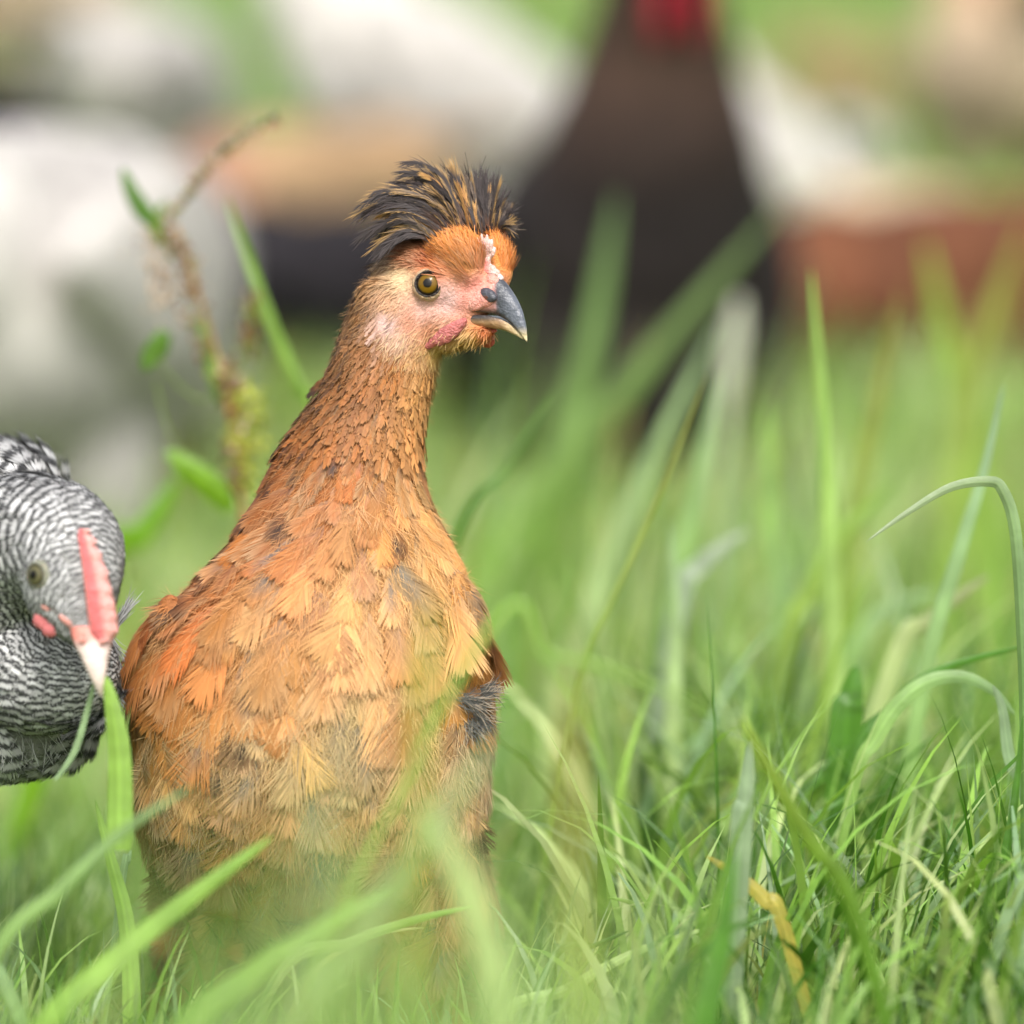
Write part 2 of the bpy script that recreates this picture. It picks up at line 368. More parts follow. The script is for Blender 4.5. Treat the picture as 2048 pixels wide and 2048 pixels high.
turf(3000, 2.3, 2.95, 0.22, 0.12, 0.28, 0.004, 0.0078, lambda px, d, x, y: np.where(px > 1200, 0.235, np.where(px > 950, 0.09, 0.0)), 9, 1.6, p=(0.42, 0.16, 0.26, 0.0, 0.16))
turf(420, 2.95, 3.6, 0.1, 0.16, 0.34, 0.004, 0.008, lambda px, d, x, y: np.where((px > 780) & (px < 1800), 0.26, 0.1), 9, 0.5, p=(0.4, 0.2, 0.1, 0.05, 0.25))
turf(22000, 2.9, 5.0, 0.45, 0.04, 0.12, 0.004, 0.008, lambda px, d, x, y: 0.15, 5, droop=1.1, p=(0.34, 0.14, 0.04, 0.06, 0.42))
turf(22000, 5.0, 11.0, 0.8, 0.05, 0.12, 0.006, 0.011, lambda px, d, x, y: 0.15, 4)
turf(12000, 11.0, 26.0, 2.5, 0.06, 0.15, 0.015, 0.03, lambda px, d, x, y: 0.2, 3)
k = 165; y = rng.uniform(1.3, 1.95, k); tx = np.where(rng.random(k) < .6, rng.uniform(-60, 1400, k), rng.uniform(300, 1150, k)); ty = rng.uniform(1520, 2040, k) + np.where(tx > 1200, 120, 0); x = (tx - 1024) * KK * y
h = 0.5 - 0.1015 * y + (1024 - ty) * KK * y; an = rng.uniform(0, 2 * np.pi, k); am = rng.uniform(0.05, 0.5, k)
V, F, C = blades(np.stack([x - np.cos(an) * am * h * .5, y, x * 0 - 0.004], 1), h * (1 + am * .3), np.stack([np.cos(an) * am, np.sin(an) * am * .3], 1), rng.uniform(0.003, 0.0055, k), gcols(k, (0.35, 0.2, 0.05, 0.05, 0.35)), 10, 0.4); pile.add(V, F, C)
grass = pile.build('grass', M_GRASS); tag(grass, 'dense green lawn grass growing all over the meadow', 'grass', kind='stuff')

# ================================================================== BACKGROUND HENS
def far_hen(label, px, py, d, heading, scale, c_body, c_neck, pose='up', comb=True, c_tail=None, c_comb=(0.55, 0.02, 0.03), neck_len=1.0, name='hen', tail_up=0.8, pitch=0):
    """body centre seen at px,py; heading in degrees, 0 = facing right, 90 = away"""
    ctr = P(px, py, d); g = float(terrain(ctr.x, ctr.y)); hz = (ctr.z - g)
    rot = Matrix.Rotation(R(heading), 3, 'Z') @ Matrix.Rotation(R(-pitch), 3, 'Y')
    L = lambda x, y, z: ctr + rot @ (Vector((x, y, z)) * scale)
    rt3 = rot
    bm = bmesh.new()
    add_ell(bm, L(0, 0, 0), [v * scale for v in (0.145, 0.085, 0.095)], rt3)
    add_ell(bm, L(0.07, 0, -0.005), [v * scale for v in (0.085, 0.078, 0.095)], rt3)
    add_ell(bm, L(-0.10, 0, 0.03), [v * scale for v in (0.09, 0.055, 0.07)], rt3)
    if pose == 'up': npts = [(0.09, 0, 0.05, .075), (0.12, 0, 0.11 * neck_len, .056), (0.135, 0, 0.17 * neck_len, .038), (0.15, 0, 0.215 * neck_len, .029)]; hd = (0.16, 0, 0.225 * neck_len); fdir = Vector((1, 0, -0.1))
    else: npts = [(0.11, 0, 0.02, .062), (0.17, 0, -0.01, .045), (0.205, 0, -0.07, .032), (0.215, 0, -0.12, .026)]; hd = (0.222, 0, -0.145); fdir = Vector((0.45, 0, -1))
    for a, b2 in zip(npts[:-1], npts[1:]):
        for f in np.linspace(0, 1, 5):
            q = [a[i] * (1 - f) + b2[i] * f for i in range(4)]; add_ell(bm, L(*q[:3]), [q[3] * scale] * 3, seg=8)
    add_ell(bm, L(*hd), [v * scale for v in (0.034, 0.024, 0.027)], rt3, seg=8)
    for s in (-1, 1):
        add_ell(bm, L(0.0, s * 0.045, -0.085), [v * scale for v in (0.04, 0.028, 0.06)], rt3, seg=8)
    me = remesh(bm, 0.006 * scale, 5)
    v = verts_of(me); rel = (v - np.array(ctr)) / scale @ np.array(rot)      # local coords
    nk = np.clip(((rel[:, 0] - 0.08) / 0.05) if pose != 'up' else (rel[:, 2] - 0.07) / 0.07, 0, 1)[:, None]; 
    mot = (fbm(rel, 16, 3) - 0.5)[:, None] * 0.7 + (fbm(rel, 90, 5) - 0.5)[:, None] * 0.3
    col = (np.array(c_body) * (1 - nk) + np.array(c_neck) * nk) * (1 + mot)
    me.materials.append(M_BIRD); set_col(me, col)
    o = bpy.data.objects.new(name, me); sc.collection.objects.link(o); tag(o, label, 'hen' if name == 'hen' else 'rooster', 'chickens standing in the meadow behind')
    # wings
    for s in (-1, 1):
        bw = bmesh.new(); add_ell(bw, Vector((0, 0, 0)), (0.11 * scale, 0.018 * scale, 0.062 * scale), seg=8)
        for vv in bw.verts:
            if vv.co.x < 0: vv.co.z *= 1 + vv.co.x / (0.16 * scale); vv.co.z += vv.co.x * -0.12
            vv.co = L(-0.015, s * 0.080, 0.018) + rot @ vv.co
        me = bpy.data.meshes.new('wing'); bw.to_mesh(me); bw.free(); me.polygons.foreach_set('use_smooth', np.ones(len(me.polygons), bool)); me.materials.append(M_BIRD); vw = verts_of(me)
        set_col(me, np.array(c_body) * (0.92 + (fbm(vw * 1.0, 60, 2) - 0.5)[:, None] * 0.5)); link(bpy.data.objects.new('wing', me), o)
    # tail fan
    pt = Pile(); ct = np.array(c_tail if c_tail is not None else c_body)
    for k in range(9):
        a = (k - 4) * 0.17; p0 = (-0.14, a * 0.03, 0.04); tipx = -0.14 - 0.12 * math.cos(a * 0.6); tz = 0.05 + 0.12 * tail_up * math.cos(a)
        path = np.array([L(*p0), L((p0[0] + tipx) / 2, a * 0.05, (0.04 + tz) / 2 + 0.015), L(tipx, a * 0.09, tz)]); path = spline(path, 8)
        T = unit(np.gradient(path, axis=0)); sd_ = np.array(rot @ Vector((0, 1, 0.0))) + 0.6 * a * np.array([0, 0, 1.]); sd_ = sd_ / np.linalg.norm(sd_)
        ww = 0.016 * scale * np.array([.5, .8, 1, 1.1, 1.1, 1, .8, .3]); N = np.cross(T, sd_)
        ring = np.stack([path + sd_ * ww[:, None], path + N * 0.002, path - sd_ * ww[:, None], path - N * 0.002], 1).reshape(-1, 3); pt.add(ring, grid_faces(8, 4, True), ct * rng.uniform(0.8, 1.15))
    pt.build('tail', M_BIRD, o)
    # beak, comb, wattles, eyes
    fd = fdir.normalized(); hdv = Vector(hd); upv = Vector((0, 0, 1)) - fd * fd.z; upv.normalize()
    bb = bmesh.new(); bmesh.ops.create_cone(bb, cap_ends=True, segments=10, radius1=0.011 * scale, radius2=0.0015 * scale, depth=0.034 * scale, matrix=Matrix.Translation(L(*(hdv + fd * 0.042))) @ (rot @ fd.to_track_quat('Z', 'Y').to_matrix()).to_4x4())
    me = bpy.data.meshes.new('beak'); bb.to_mesh(me); bb.free(); set_col(me, np.tile([0.45, 0.33, 0.15], (len(me.vertices), 1))); me.materials.append(M_BEAK); link(bpy.data.objects.new('beak', me), o)
    if comb:
        big = 1.15 if name == 'rooster' else 1.0
        pc = Pile(); outl = []
        for k in range(22):
            f = k / 21; outl.append((0.030 - 0.055 * f, 0.020 + big * (0.012 + 0.020 * math.sin(math.pi * f) + 0.009 * math.sin(f * 31))))
        rows = []
        for (a_, c_) in outl:
            p_ = hdv + fd * a_ + upv * c_; q_ = hdv + fd * a_ + upv * 0.012
            rows += [L(*(p_ + Vector((0, .003, 0)))), L(*(p_ - Vector((0, .003, 0)))), L(*(q_ - Vector((0, .006, 0)))), L(*(q_ + Vector((0, .006, 0))))]
        pc.add(np.array(rows), grid_faces(22, 4, True), c_comb); pc.build('comb', M_FLESH, o)
        for s in (-1, 1):
            bw = bmesh.new(); add_ell(bw, L(*(hdv + fd * 0.028 - upv * 0.026 * big + Vector((0, s * 0.010, 0)))), [v * scale for v in (0.011 * big, 0.004, 0.018 * big)], rot, seg=8)
            me = bpy.data.meshes.new('wattle'); bw.to_mesh(me); bw.free(); set_col(me, np.tile(c_comb, (len(me.vertices), 1))); me.materials.append(M_FLESH); link(bpy.data.objects.new('wattle', me), o)
    for s in (-1, 1):
        bw = bmesh.new(); add_ell(bw, L(*(hdv + fd * 0.008 + upv * 0.006 + Vector((0, s * 0.0205, 0)))), [0.005 * scale] * 3, seg=8)
        me = bpy.data.meshes.new('eye'); bw.to_mesh(me); bw.free(); me.materials.append(M_DARKEYE); link(bpy.data.objects.new('eye', me), o)
        lp = Pile(); top = L(0.0, s * 0.042, -0.12); foot = Vector((top.x, top.y, g + 0.012))
        if foot.z > top.z - 0.02: foot.z = top.z - 0.02
        V_, F_ = tube(spline([top, (top + foot) / 2 + rot @ Vector((-0.006, 0, 0)), foot], 8), 0.0065 * scale); lp.add(V_, F_, (0.4, 0.28, 0.1))
        for an in (-0.5, 0, 0.5, math.pi):
            e = foot + rot @ Vector((math.cos(an) * 0.055 * scale, math.sin(an) * 0.055 * scale, -0.008)); V_, F_ = tube(spline([foot, (foot + e) / 2 + Vector((0, 0, .005)), e], 6), np.linspace(0.0055, 0.002, 6) * scale, 8); lp.add(V_, F_, (0.4, 0.28, 0.1))
        lp.build('leg', M_BEAK, o)
    return o
M_DARKEYE = mat('dark_eye', color=(0.02, 0.012, 0.008), rough=0.08, spec=0.6, coat=0.5)
WHITE = lin(222, 217, 212) * 0.57; CREAM = lin(212, 190, 160) * 0.6; TAN = lin(188, 156, 120) * 0.58; BLACK = np.array([.016, .014, .017]); DKBR = np.array([.085, .05, .036]); RUST = lin(150, 96, 68) * 0.55; BROWN = lin(120, 88, 66) * 0.5
far_hen('large white hen filling the left edge behind the weed', 55, 610, 3.75, 68, 1.2, WHITE, WHITE, 'down', tail_up=0.2)
far_hen('small white hen at the upper left above the weed', 265, 165, 4.9, 60, 0.66, WHITE, WHITE, 'down', tail_up=0.3)
far_hen('long white hen sloping down right behind the crested head', 850, 190, 4.7, 12, 0.84, WHITE * 1.1, WHITE * 1.1, 'down', tail_up=0.1, pitch=-30)
far_hen('tan buff hen left of the crested head in front of the white one', 620, 395, 4.5, 200, 0.6, TAN, lin(190, 140, 118) * .6, 'down', tail_up=0.3)
far_hen('black hen low behind the neck of the orange hen', 700, 585, 4.25, 10, 0.66, BLACK, BLACK, 'down', comb=False, tail_up=0.2)
far_hen('dark brown rooster with a red comb standing tall beside the beak', 1220, 640, 3.95, -80, 1.2, np.array([.018, .014, .014]), DKBR * .5, 'up', name='rooster', c_comb=(0.42, 0.008, 0.03), neck_len=0.93, tail_up=-0.1)
far_hen('white hen right of the rooster neck with its back sloping down', 1490, 300, 4.6, 12, 0.52, WHITE * 1.3, WHITE * 1.25, 'down', pitch=-40, tail_up=-0.1)
far_hen('small white hen between the sloping white hen and the cream one', 1690, 330, 4.9, 80, 0.42, WHITE, WHITE, 'down', tail_up=0.2)
far_hen('pale cream hen low between the white and the rust red hens', 1790, 440, 4.3, 10, 0.30, CREAM * 1.2, CREAM, 'down', tail_up=0.2)
far_hen('rust red hen at the right edge behind the tall blades', 1890, 640, 4.15, 24, 0.92, RUST * .7, RUST * 0.35, 'down', tail_up=1.3, pitch=6)
far_hen('beige hen at the top right corner of the meadow', 2010, 190, 5.1, 100, 0.78, CREAM, lin(205, 165, 130) * .6, 'up', comb=False)
far_hen('small tan hen far behind left of the beige one', 1680, 150, 6.4, 20, 0.42, TAN, TAN, 'down', comb=False)
far_hen('brown hen cut by the top left corner', 60, 10, 5.6, 180, 0.55, lin(190, 170, 140) * .6, BROWN, 'down')
far_hen('black hen peeking from the left edge between two white hens', -50, 225, 4.5, 0, 0.3, BLACK, BLACK, 'down', comb=False)

# ================================================================== THE ORANGE CRESTED HEN
CY, SY = 0.82, 0.57                      # its head is turned 35 degrees towards the viewer
HO = np.array([845., 580., -10.])
def Hq(a, b, c):                          # head frame (forward, far side, up) -> drawing frame
    a, b, c = np.broadcast_arrays(np.asarray(a, float), b, c)
    return np.stack([HO[0] + CY * a + SY * b, HO[1] - c, HO[2] + SY * a - CY * b], -1)
def Hw(a, b, c): return Vector(Qn(Hq(a, b, c).reshape(1, 3))[0])
HROT = Matrix(((CY, SY, 0), (-SY * FW.y, CY * FW.y, UP.y), (-SY * FW.z, CY * FW.z, UP.z)))
#    py   xl   xr   front back
SL = [(560, 725, 900, 60, -95), (600, 706, 905, 62, -100), (650, 690, 900, 66, -105), (700, 672, 885, 72, -108), (760, 652, 868, 80, -112), (827, 612, 850, 90, -125),
      (880, 576, 842, 100, -150), (933, 546, 842, 112, -190), (1000, 516, 856, 134, -250), (1070, 480, 888, 156, -330), (1130, 432, 910, 175, -420), (1187, 376, 934, 192, -520),
      (1240, 324, 956, 205, -600), (1300, 286, 972, 214, -660), (1378, 272, 980, 218, -690), (1484, 272, 974, 212, -690), (1590, 280, 962, 190, -650), (1690, 302, 944, 150, -560), (1780, 350, 895, 80, -430), (1850, 430, 830, 0, -300)]
sl = spline(SL, 90)
rings = []
for (py, xl, xr, wf, wb) in sl:
    ring = []
    for k in range(56):
        t = 2 * math.pi * k / 56; ct, st = math.cos(t), math.sin(t)
        e = 0.92; xx = (xl + xr) / 2 + (xr - xl) / 2 * math.copysign(abs(ct) ** e, ct)
        ww = wf * st if st > 0 else -wb * st
        ring.append(Q(xx, py, ww))
    rings.append(ring)
bm = bmesh.new(); add_loft(bm, rings)
for (a, b_, c, ra, rb, rc) in [(0, 0, 12, 118, 74, 88), (55, 0, 18, 92, 66, 82), (100, 0, -18, 72, 48, 52), (142, 0, 2, 45, 30, 42),
                               (50, -2, -62, 92, 56, 62), (105, 0, -88, 66, 34, 26), (135, -32, 52, 34, 26, 52), (138, 50, 42, 42, 36, 58), (95, 0, 75, 62, 62, 40),
                               (-45, -34, -40, 42, 40, 72), (178, 0, -8, 26, 22, 26)]:
    add_ell(bm, Hw(a, b_, c), (ra * S, rb * S, rc * S), HROT)
add_ell(bm, Q(915, 1290, 68), (46 * S, 62 * S, 150 * S)); add_ell(bm, Q(345, 1385, 56), (58 * S, 60 * S, 200 * S))
# thighs, shanks and toes are part of the one body
for s, (tx, tw) in enumerate(((430, -150), (860, -120))):
    add_ell(bm, Q(tx, 1820, tw), (120 * S, 150 * S, 190 * S))
    sh = Q(tx, 1940, tw); ft = Q(tx + 10, 2160, tw + 20); ft.z = 0.012; add_cone(bm, sh, ft, 0.010, 0.0065)
    for an in (-0.5, 0.0, 0.5, math.pi):
        e = ft + Vector((math.sin(an) * 0.05, -math.cos(an) * 0.05, -0.006)); add_cone(bm, ft, e, 0.0065, 0.003)
body = remesh(bm, 0.0013, 7)
bv = verts_of(body); bq = Qinv(bv)
W_ = lambda r, g, b: tuple(lin(min(255, r * 1.01), g * 1.05, b * 1.08) * 0.84)
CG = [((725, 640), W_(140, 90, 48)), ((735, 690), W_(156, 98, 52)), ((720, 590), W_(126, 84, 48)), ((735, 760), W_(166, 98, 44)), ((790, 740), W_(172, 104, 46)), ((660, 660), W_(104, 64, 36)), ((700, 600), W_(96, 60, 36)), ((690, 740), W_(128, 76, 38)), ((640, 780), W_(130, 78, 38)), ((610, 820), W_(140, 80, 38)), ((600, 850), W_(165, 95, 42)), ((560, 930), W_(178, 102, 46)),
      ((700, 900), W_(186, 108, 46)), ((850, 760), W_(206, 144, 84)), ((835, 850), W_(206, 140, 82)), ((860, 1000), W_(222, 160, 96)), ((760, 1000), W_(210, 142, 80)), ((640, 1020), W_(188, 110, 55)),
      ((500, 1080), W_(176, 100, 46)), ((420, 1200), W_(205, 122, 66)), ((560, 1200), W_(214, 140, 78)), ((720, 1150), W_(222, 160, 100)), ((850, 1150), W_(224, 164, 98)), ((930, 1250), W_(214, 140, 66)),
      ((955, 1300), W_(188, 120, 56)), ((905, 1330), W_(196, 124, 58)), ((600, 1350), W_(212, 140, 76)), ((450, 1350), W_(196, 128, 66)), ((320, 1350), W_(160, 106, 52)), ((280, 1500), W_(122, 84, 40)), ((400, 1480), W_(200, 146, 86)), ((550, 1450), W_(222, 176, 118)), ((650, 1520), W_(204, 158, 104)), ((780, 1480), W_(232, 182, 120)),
      ((700, 1450), W_(205, 170, 115)), ((850, 1450), W_(226, 180, 120)), ((600, 1680), W_(180, 124, 66)), ((800, 1620), W_(208, 150, 86)), ((950, 1480), W_(230, 190, 145)), ((600, 1600), W_(168, 118, 66)), ((400, 1620), W_(128, 88, 48)), ((400, 1700), W_(120, 84, 50)), ((750, 1700), W_(160, 110, 56)), ((920, 1700), W_(215, 165, 110)), ((600, 1850), W_(130, 90, 48)), ((900, 1850), W_(180, 130, 80)),  # dark left belly guides carry the shade of the surroundings as colour
      # face
      ((780, 610), W_(222, 172, 128)), ((775, 650), W_(214, 178, 160)), ((800, 680), W_(214, 172, 138)), ((800, 560), W_(224, 190, 140)), ((740, 555), W_(190, 140, 90)), ((850, 620), W_(222, 172, 146)), ((900, 600), W_(224, 178, 160)), ((860, 665), W_(206, 138, 96)), ((820, 650), W_(216, 150, 112)),
      ((930, 600), W_(232, 150, 128)), ((955, 575), W_(236, 148, 130)), ((880, 710), W_(206, 164, 84)), ((940, 690), W_(200, 150, 70)), ((975, 668), W_(205, 110, 60)), ((830, 720), W_(204, 152, 98)),
      ((900, 500), W_(238, 148, 72)), ((930, 540), W_(206, 132, 78)), ((945, 480), W_(242, 150, 70)), ((1005, 510), W_(236, 142, 66)), ((870, 530), W_(200, 98, 48)), ((820, 520), W_(170, 96, 52)), ((780, 505), W_(90, 64, 46)), ((740, 520), W_(80, 58, 42)),
      ((900, 450), W_(84, 70, 62)), ((970, 450), W_(84, 70, 62))]
def body_color(q):
    c = field(CG, q, 3.5)
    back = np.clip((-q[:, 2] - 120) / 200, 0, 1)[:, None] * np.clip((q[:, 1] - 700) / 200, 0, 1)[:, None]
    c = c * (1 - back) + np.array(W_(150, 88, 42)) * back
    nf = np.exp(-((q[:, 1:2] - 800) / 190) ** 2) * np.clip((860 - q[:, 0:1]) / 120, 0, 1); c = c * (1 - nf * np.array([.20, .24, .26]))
    fz = np.clip(1.5 - np.hypot((q[:, 0:1] - 835) / 100, (q[:, 1:2] - 630) / 90), 0, 1); c = c * (1 - fz) + c * np.array([1.0, 0.95, 1.08]) * fz
    leg = (q[:, 1] > 1960)[:, None]; return np.where(leg, np.array([0.20, 0.19, 0.14]), c)
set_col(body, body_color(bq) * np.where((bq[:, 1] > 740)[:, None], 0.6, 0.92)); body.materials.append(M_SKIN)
hen = bpy.data.objects.new('hen', body); sc.collection.objects.link(hen)
tag(hen, 'young orange hen with a dark swept-back crest, upright in the grass, head turned right', 'hen')
bvh = BVHTree.FromObject(hen, bpy.context.evaluated_depsgraph_get())
def hit(px, py, bt=None):
    tgt = Q(px, py, 0); dr = FW
    loc, no_, idx, dist = (bt or bvh).ray_cast(tgt - FW * 0.4, dr)
    return loc, no_

DG = [((660, 640), (-.35, 1, 0)), ((700, 700), (-.4, 1, 0)), ((640, 800), (-.6, .9, 0)), ((560, 900), (-.85, .7, 0)), ((520, 1000), (-.7, .8, 0)), ((400, 1150), (-.8, .6, 0)), ((330, 1300), (-.35, .9, 0)), ((300, 1500), (-.1, 1, 0)),
      ((600, 1050), (-.6, .8, 0)), ((560, 1250), (-.22, 1, 0)), ((430, 1250), (-.5, .9, 0)), ((600, 1500), (-.1, 1, 0)), ((800, 800), (-.08, 1, 0)), ((860, 850), (.02, 1, 0)), ((780, 1000), (.02, 1, 0)), ((700, 900), (-.3, 1, 0)), ((860, 1050), (.3, 1, 0)),
      ((900, 1200), (.28, 1, 0)), ((960, 1350), (.1, 1, 0)), ((800, 1300), (.12, 1, 0)), ((900, 1600), (.25, 1, 0)), ((400, 1700), (-.4, .9, 0)), ((700, 1800), (0, 1, 0)), ((690, 1150), (-.08, 1, 0)),
      ((900, 590), (-1, .15, 0)), ((800, 620), (-.7, .7, 0)), ((860, 680), (-.6, .6, 0)), ((800, 700), (-.5, .9, 0)), ((930, 680), (-.5, .8, 0)), ((900, 720), (-.25, 1, 0)), ((770, 540), (-1, .1, 0)), ((730, 560), (-.8, .7, 0)),
      ((850, 515), (-.9, -.35, 0)), ((880, 530), (-.9, -.45, 0)), ((940, 520), (-.4, -1, 0)), ((910, 480), (-.55, -1, 0)), ((1000, 530), (.15, -1, 0)), ((800, 500), (-1, -.2, 0)), ((750, 600), (-.6, .9, 0))]
def flow(q):
    d = field(DG, q, 3.0)
    back = np.clip((-q[:, 2] - 60) / 150, 0, 1)[:, None] * np.clip((q[:, 1] - 640) / 100, 0, 1)[:, None]
    d = d * (1 - back) + np.array([-.15, .75, -.65]) * back
    return Qdir(d)
def pick(me, n, test, radf):
    pos, nrm = sample_mesh(me, n); q = Qinv(pos); ok = test(q); pos, nrm, q = pos[ok], nrm[ok], q[ok]
    o_ = rng.permutation(len(pos)); pos, nrm, q = pos[o_], nrm[o_], q[o_]
    k = thin(pos, radf(q)) ; pos, nrm, q = pos[k], nrm[k], q[k]
    return pos, nrm, q
def headmask(q):   # head region (face, crown)
    return (q[:, 1] < 735) & (q[:, 0] > np.where(q[:, 1] < 545, 715, 746 + 0.25 * np.maximum(q[:, 1] - 600, 0)))
vis = lambda q: np.ones(len(q), bool)
PV, PF, PC = [], [], []; pn = 0
def put(t):
    global pn
    PV.append(t[0]); PF.append(t[1] + pn); PC.append(t[2]); pn += len(t[0])
# body contour feathers
def siz(q):   # feather length in px by height
    return np.interp(q[:, 1], [640, 760, 880, 1000, 1150, 1350, 1500, 1800], [38, 48, 84, 128, 160, 166, 150, 150])
test = lambda q: (q[:, 1] > 800) & (q[:, 1] < 1960)
pos, nrm, q = pick(body, 60000, test, lambda q: siz(q) * 0.27 * S)
order = np.argsort(q[:, 1]); pos, nrm, q = pos[order], nrm[order], q[order]
def run_contour(pos, nrm, q, nb, **kw):
    n = len(pos); Ls = siz(q) * rng.uniform(0.75, 1.25, n) * S
    asp = np.interp(q[:, 1], [650, 850, 1000, 1200, 1500], [0.13, 0.16, 0.25, 0.30, 0.32]) * np.where(q[:, 0] < 560, 0.85, 1.0)
    T = flow(q) + rng.normal(0, 0.22, (n, 3)) * np.interp(q[:, 1], [1350, 1500], [1, 1.6])[:, None]
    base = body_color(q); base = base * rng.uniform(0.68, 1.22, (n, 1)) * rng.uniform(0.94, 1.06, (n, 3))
    grey = (fbm(q, 1 / 70., 2) > 0.60) & (q[:, 1] > 1020) & (q[:, 0] > 500) | ((fbm(q, 1 / 60., 7) > 0.45) & (q[:, 1] > 1370) & (q[:, 1] < 1640) & (q[:, 0] > 360) & (q[:, 0] < 800))
    greyw = (grey * rng.uniform(0.3, 1, n))[:, None, None, None]
    dark = ((q[:, 0] < 470 + (1150 - q[:, 1]) * 0.62) & (q[:, 1] < 1160) & (rng.random(n) < 0.65)) | (rng.random(n) < 0.05)
    kt = (dark * rng.uniform(0.5, 1, n))
    pale = W_(238, 206, 160)
    pal_k = rng.uniform(0.1, 0.5, n) * (rng.random(n) < 0.75); pal_k = np.where((q[:, 1] > 1370) & (q[:, 1] < 1600), rng.uniform(.05, .75, n) * (fbm(q, 1 / 80., 5) > .42), pal_k)
    def cf(u, e, i):
        if u.ndim == 2: b = base[i]; gg = greyw[:, 0, 0][:, None] * np.ones_like(u)[..., None]; kk = kt[i]
        else: b = base[i]; gg = greyw * np.ones_like(u)[..., None]; kk = kt[i]
        u_ = u[..., None]; e_ = e[..., None]
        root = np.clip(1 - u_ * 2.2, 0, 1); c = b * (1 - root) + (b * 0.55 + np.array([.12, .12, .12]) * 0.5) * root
        c = c * (1 - gg * (1 - np.clip(e_ * 1.3 - 0.2, 0, 1)) * np.clip(1.5 - u_ * 1.3, 0, 1)) + np.array([.12, .14, .14]) * gg * (1 - np.clip(e_ * 1.3 - 0.2, 0, 1)) * np.clip(1.5 - u_ * 1.3, 0, 1)
        pe = np.clip(e_ - 0.3, 0, 1) * pal_k[i][..., None] * 1.3; c = c * (1 - pe) + np.array(pale) * pe
        dk = kk[..., None] * np.clip((u_ - 0.45) * 4, 0, 1) * np.clip(1.25 - e_ * 0.8, 0, 1); c = c * (1 - dk) + np.array([.02, .016, .016]) * dk
        return c
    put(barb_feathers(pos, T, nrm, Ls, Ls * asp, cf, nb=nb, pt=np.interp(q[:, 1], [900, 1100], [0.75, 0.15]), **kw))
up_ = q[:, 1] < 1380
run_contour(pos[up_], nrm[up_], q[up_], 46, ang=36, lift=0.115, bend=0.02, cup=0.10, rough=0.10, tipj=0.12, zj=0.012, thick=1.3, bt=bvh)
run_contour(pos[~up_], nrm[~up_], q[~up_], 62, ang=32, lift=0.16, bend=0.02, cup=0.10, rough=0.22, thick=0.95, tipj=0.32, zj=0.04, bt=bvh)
# neck hackles, small and dense
pos, nrm, q = pick(body, 90000, lambda q: (q[:, 1] > 560) & (q[:, 1] < 870) & ~headmask(q), lambda q: np.interp(q[:, 1], [600, 850], [6.5, 13]) * S)
n = len(pos); base = body_color(q) * rng.uniform(0.7, 1.3, (n, 1)); kd = ((q[:, 0] < 760 - (q[:, 1] - 600) * 0.45) & (rng.random(n) < 0.6)) * rng.uniform(0.6, 1, n)
Ls = np.interp(q[:, 1], [560, 700, 870], [26, 40, 72]) * rng.uniform(0.8, 1.2, n) * S
def cf(u, e, i):
    c = base[i]; dk = (kd[i] * np.clip((u - 0.4) * 4, 0, 1) * np.clip(1.2 - e, 0, 1))[..., None]; pe = (np.clip(e - .4, 0, 1) * 0.35)[..., None]
    c = c * (1 - pe) + np.array(W_(225, 175, 115)) * pe; return c * (1 - dk) + np.array([.025, .018, .016]) * dk
put(barb_feathers(pos, flow(q) + rng.normal(0, .16, (n, 3)), nrm, Ls, Ls * 0.115, cf, nb=10, lift=0.22, bend=0.02, cup=0.1, rough=0.3, tipj=0.5, thick=0.85, pt=0.6, bt=bvh))
# loose fuzz over neck, breast, belly
def fuzz(me, n, test, Lpx, wpx, bright=(0.9, 1.25), lift=0.35, bend=0.3, jit=0.25, mix=None, colf=None, flowf=None, side=0.15):
    pos, nrm = sample_mesh(me, n); q = Qinv(pos); ok = test(q); pos, nrm, q = pos[ok], nrm[ok], q[ok]; k = len(pos)
    c = (colf or body_color)(q) * rng.uniform(*bright, (k, 1)); c1 = c.copy()
    if mix is not None: c1 = c * (1 - mix[1]) + np.array(mix[0]) * mix[1]
    L_ = (Lpx(q) if callable(Lpx) else Lpx) * S
    return strands(pos, (flowf or flow)(q), nrm, L_, wpx * S, c, c1, lift, bend, side, jit)
put(fuzz(body, 42000, lambda q: (q[:, 1] > 560) & (q[:, 1] < 900) & ~headmask(q), 24, 1.5, (0.55, 1.25), 0.45, 0.2, 0.3, (W_(235, 190, 130), 0.22)))
put(fuzz(body, 26000, lambda q: (q[:, 1] > 860) & (q[:, 1] < 1900), lambda q: np.interp(q[:, 1], [860, 1100, 1500], [30, 44, 60]), 0.9, (0.8, 1.35), 0.30, 0.05, 0.3, (W_(240, 205, 150), 0.4), side=.3))
def tufts(n, test, L_, h_off, mix, br=(0.95, 1.25)):
    pos, nrm = sample_mesh(body, n); q = Qinv(pos); ok = test(q); pos, nrm, q = pos[ok], nrm[ok], q[ok]
    m_ = 9; pos = np.repeat(pos + nrm * h_off * S, m_, 0); nrm = np.repeat(nrm, m_, 0); T = np.repeat(flow(q) + rng.normal(0, .25, (len(q), 3)), m_, 0); q = np.repeat(q, m_, 0)
    c = body_color(q) * rng.uniform(*br, (len(q), 1)); c1 = c * (1 - mix) + np.array(W_(244, 222, 180)) * mix
    put(strands(pos + rng.normal(0, 2.5 * S, pos.shape), T, nrm, L_ * S, 1.2 * S, c, c1, 0.28, 0.15, 0.3, 0.18))
tufts(500, lambda q: (q[:, 1] > 930) & (q[:, 1] < 1400) & (fbm(q, 1 / 90., 3) > 0.5) & (q[:, 0] > 480), 52, 8, 0.4)
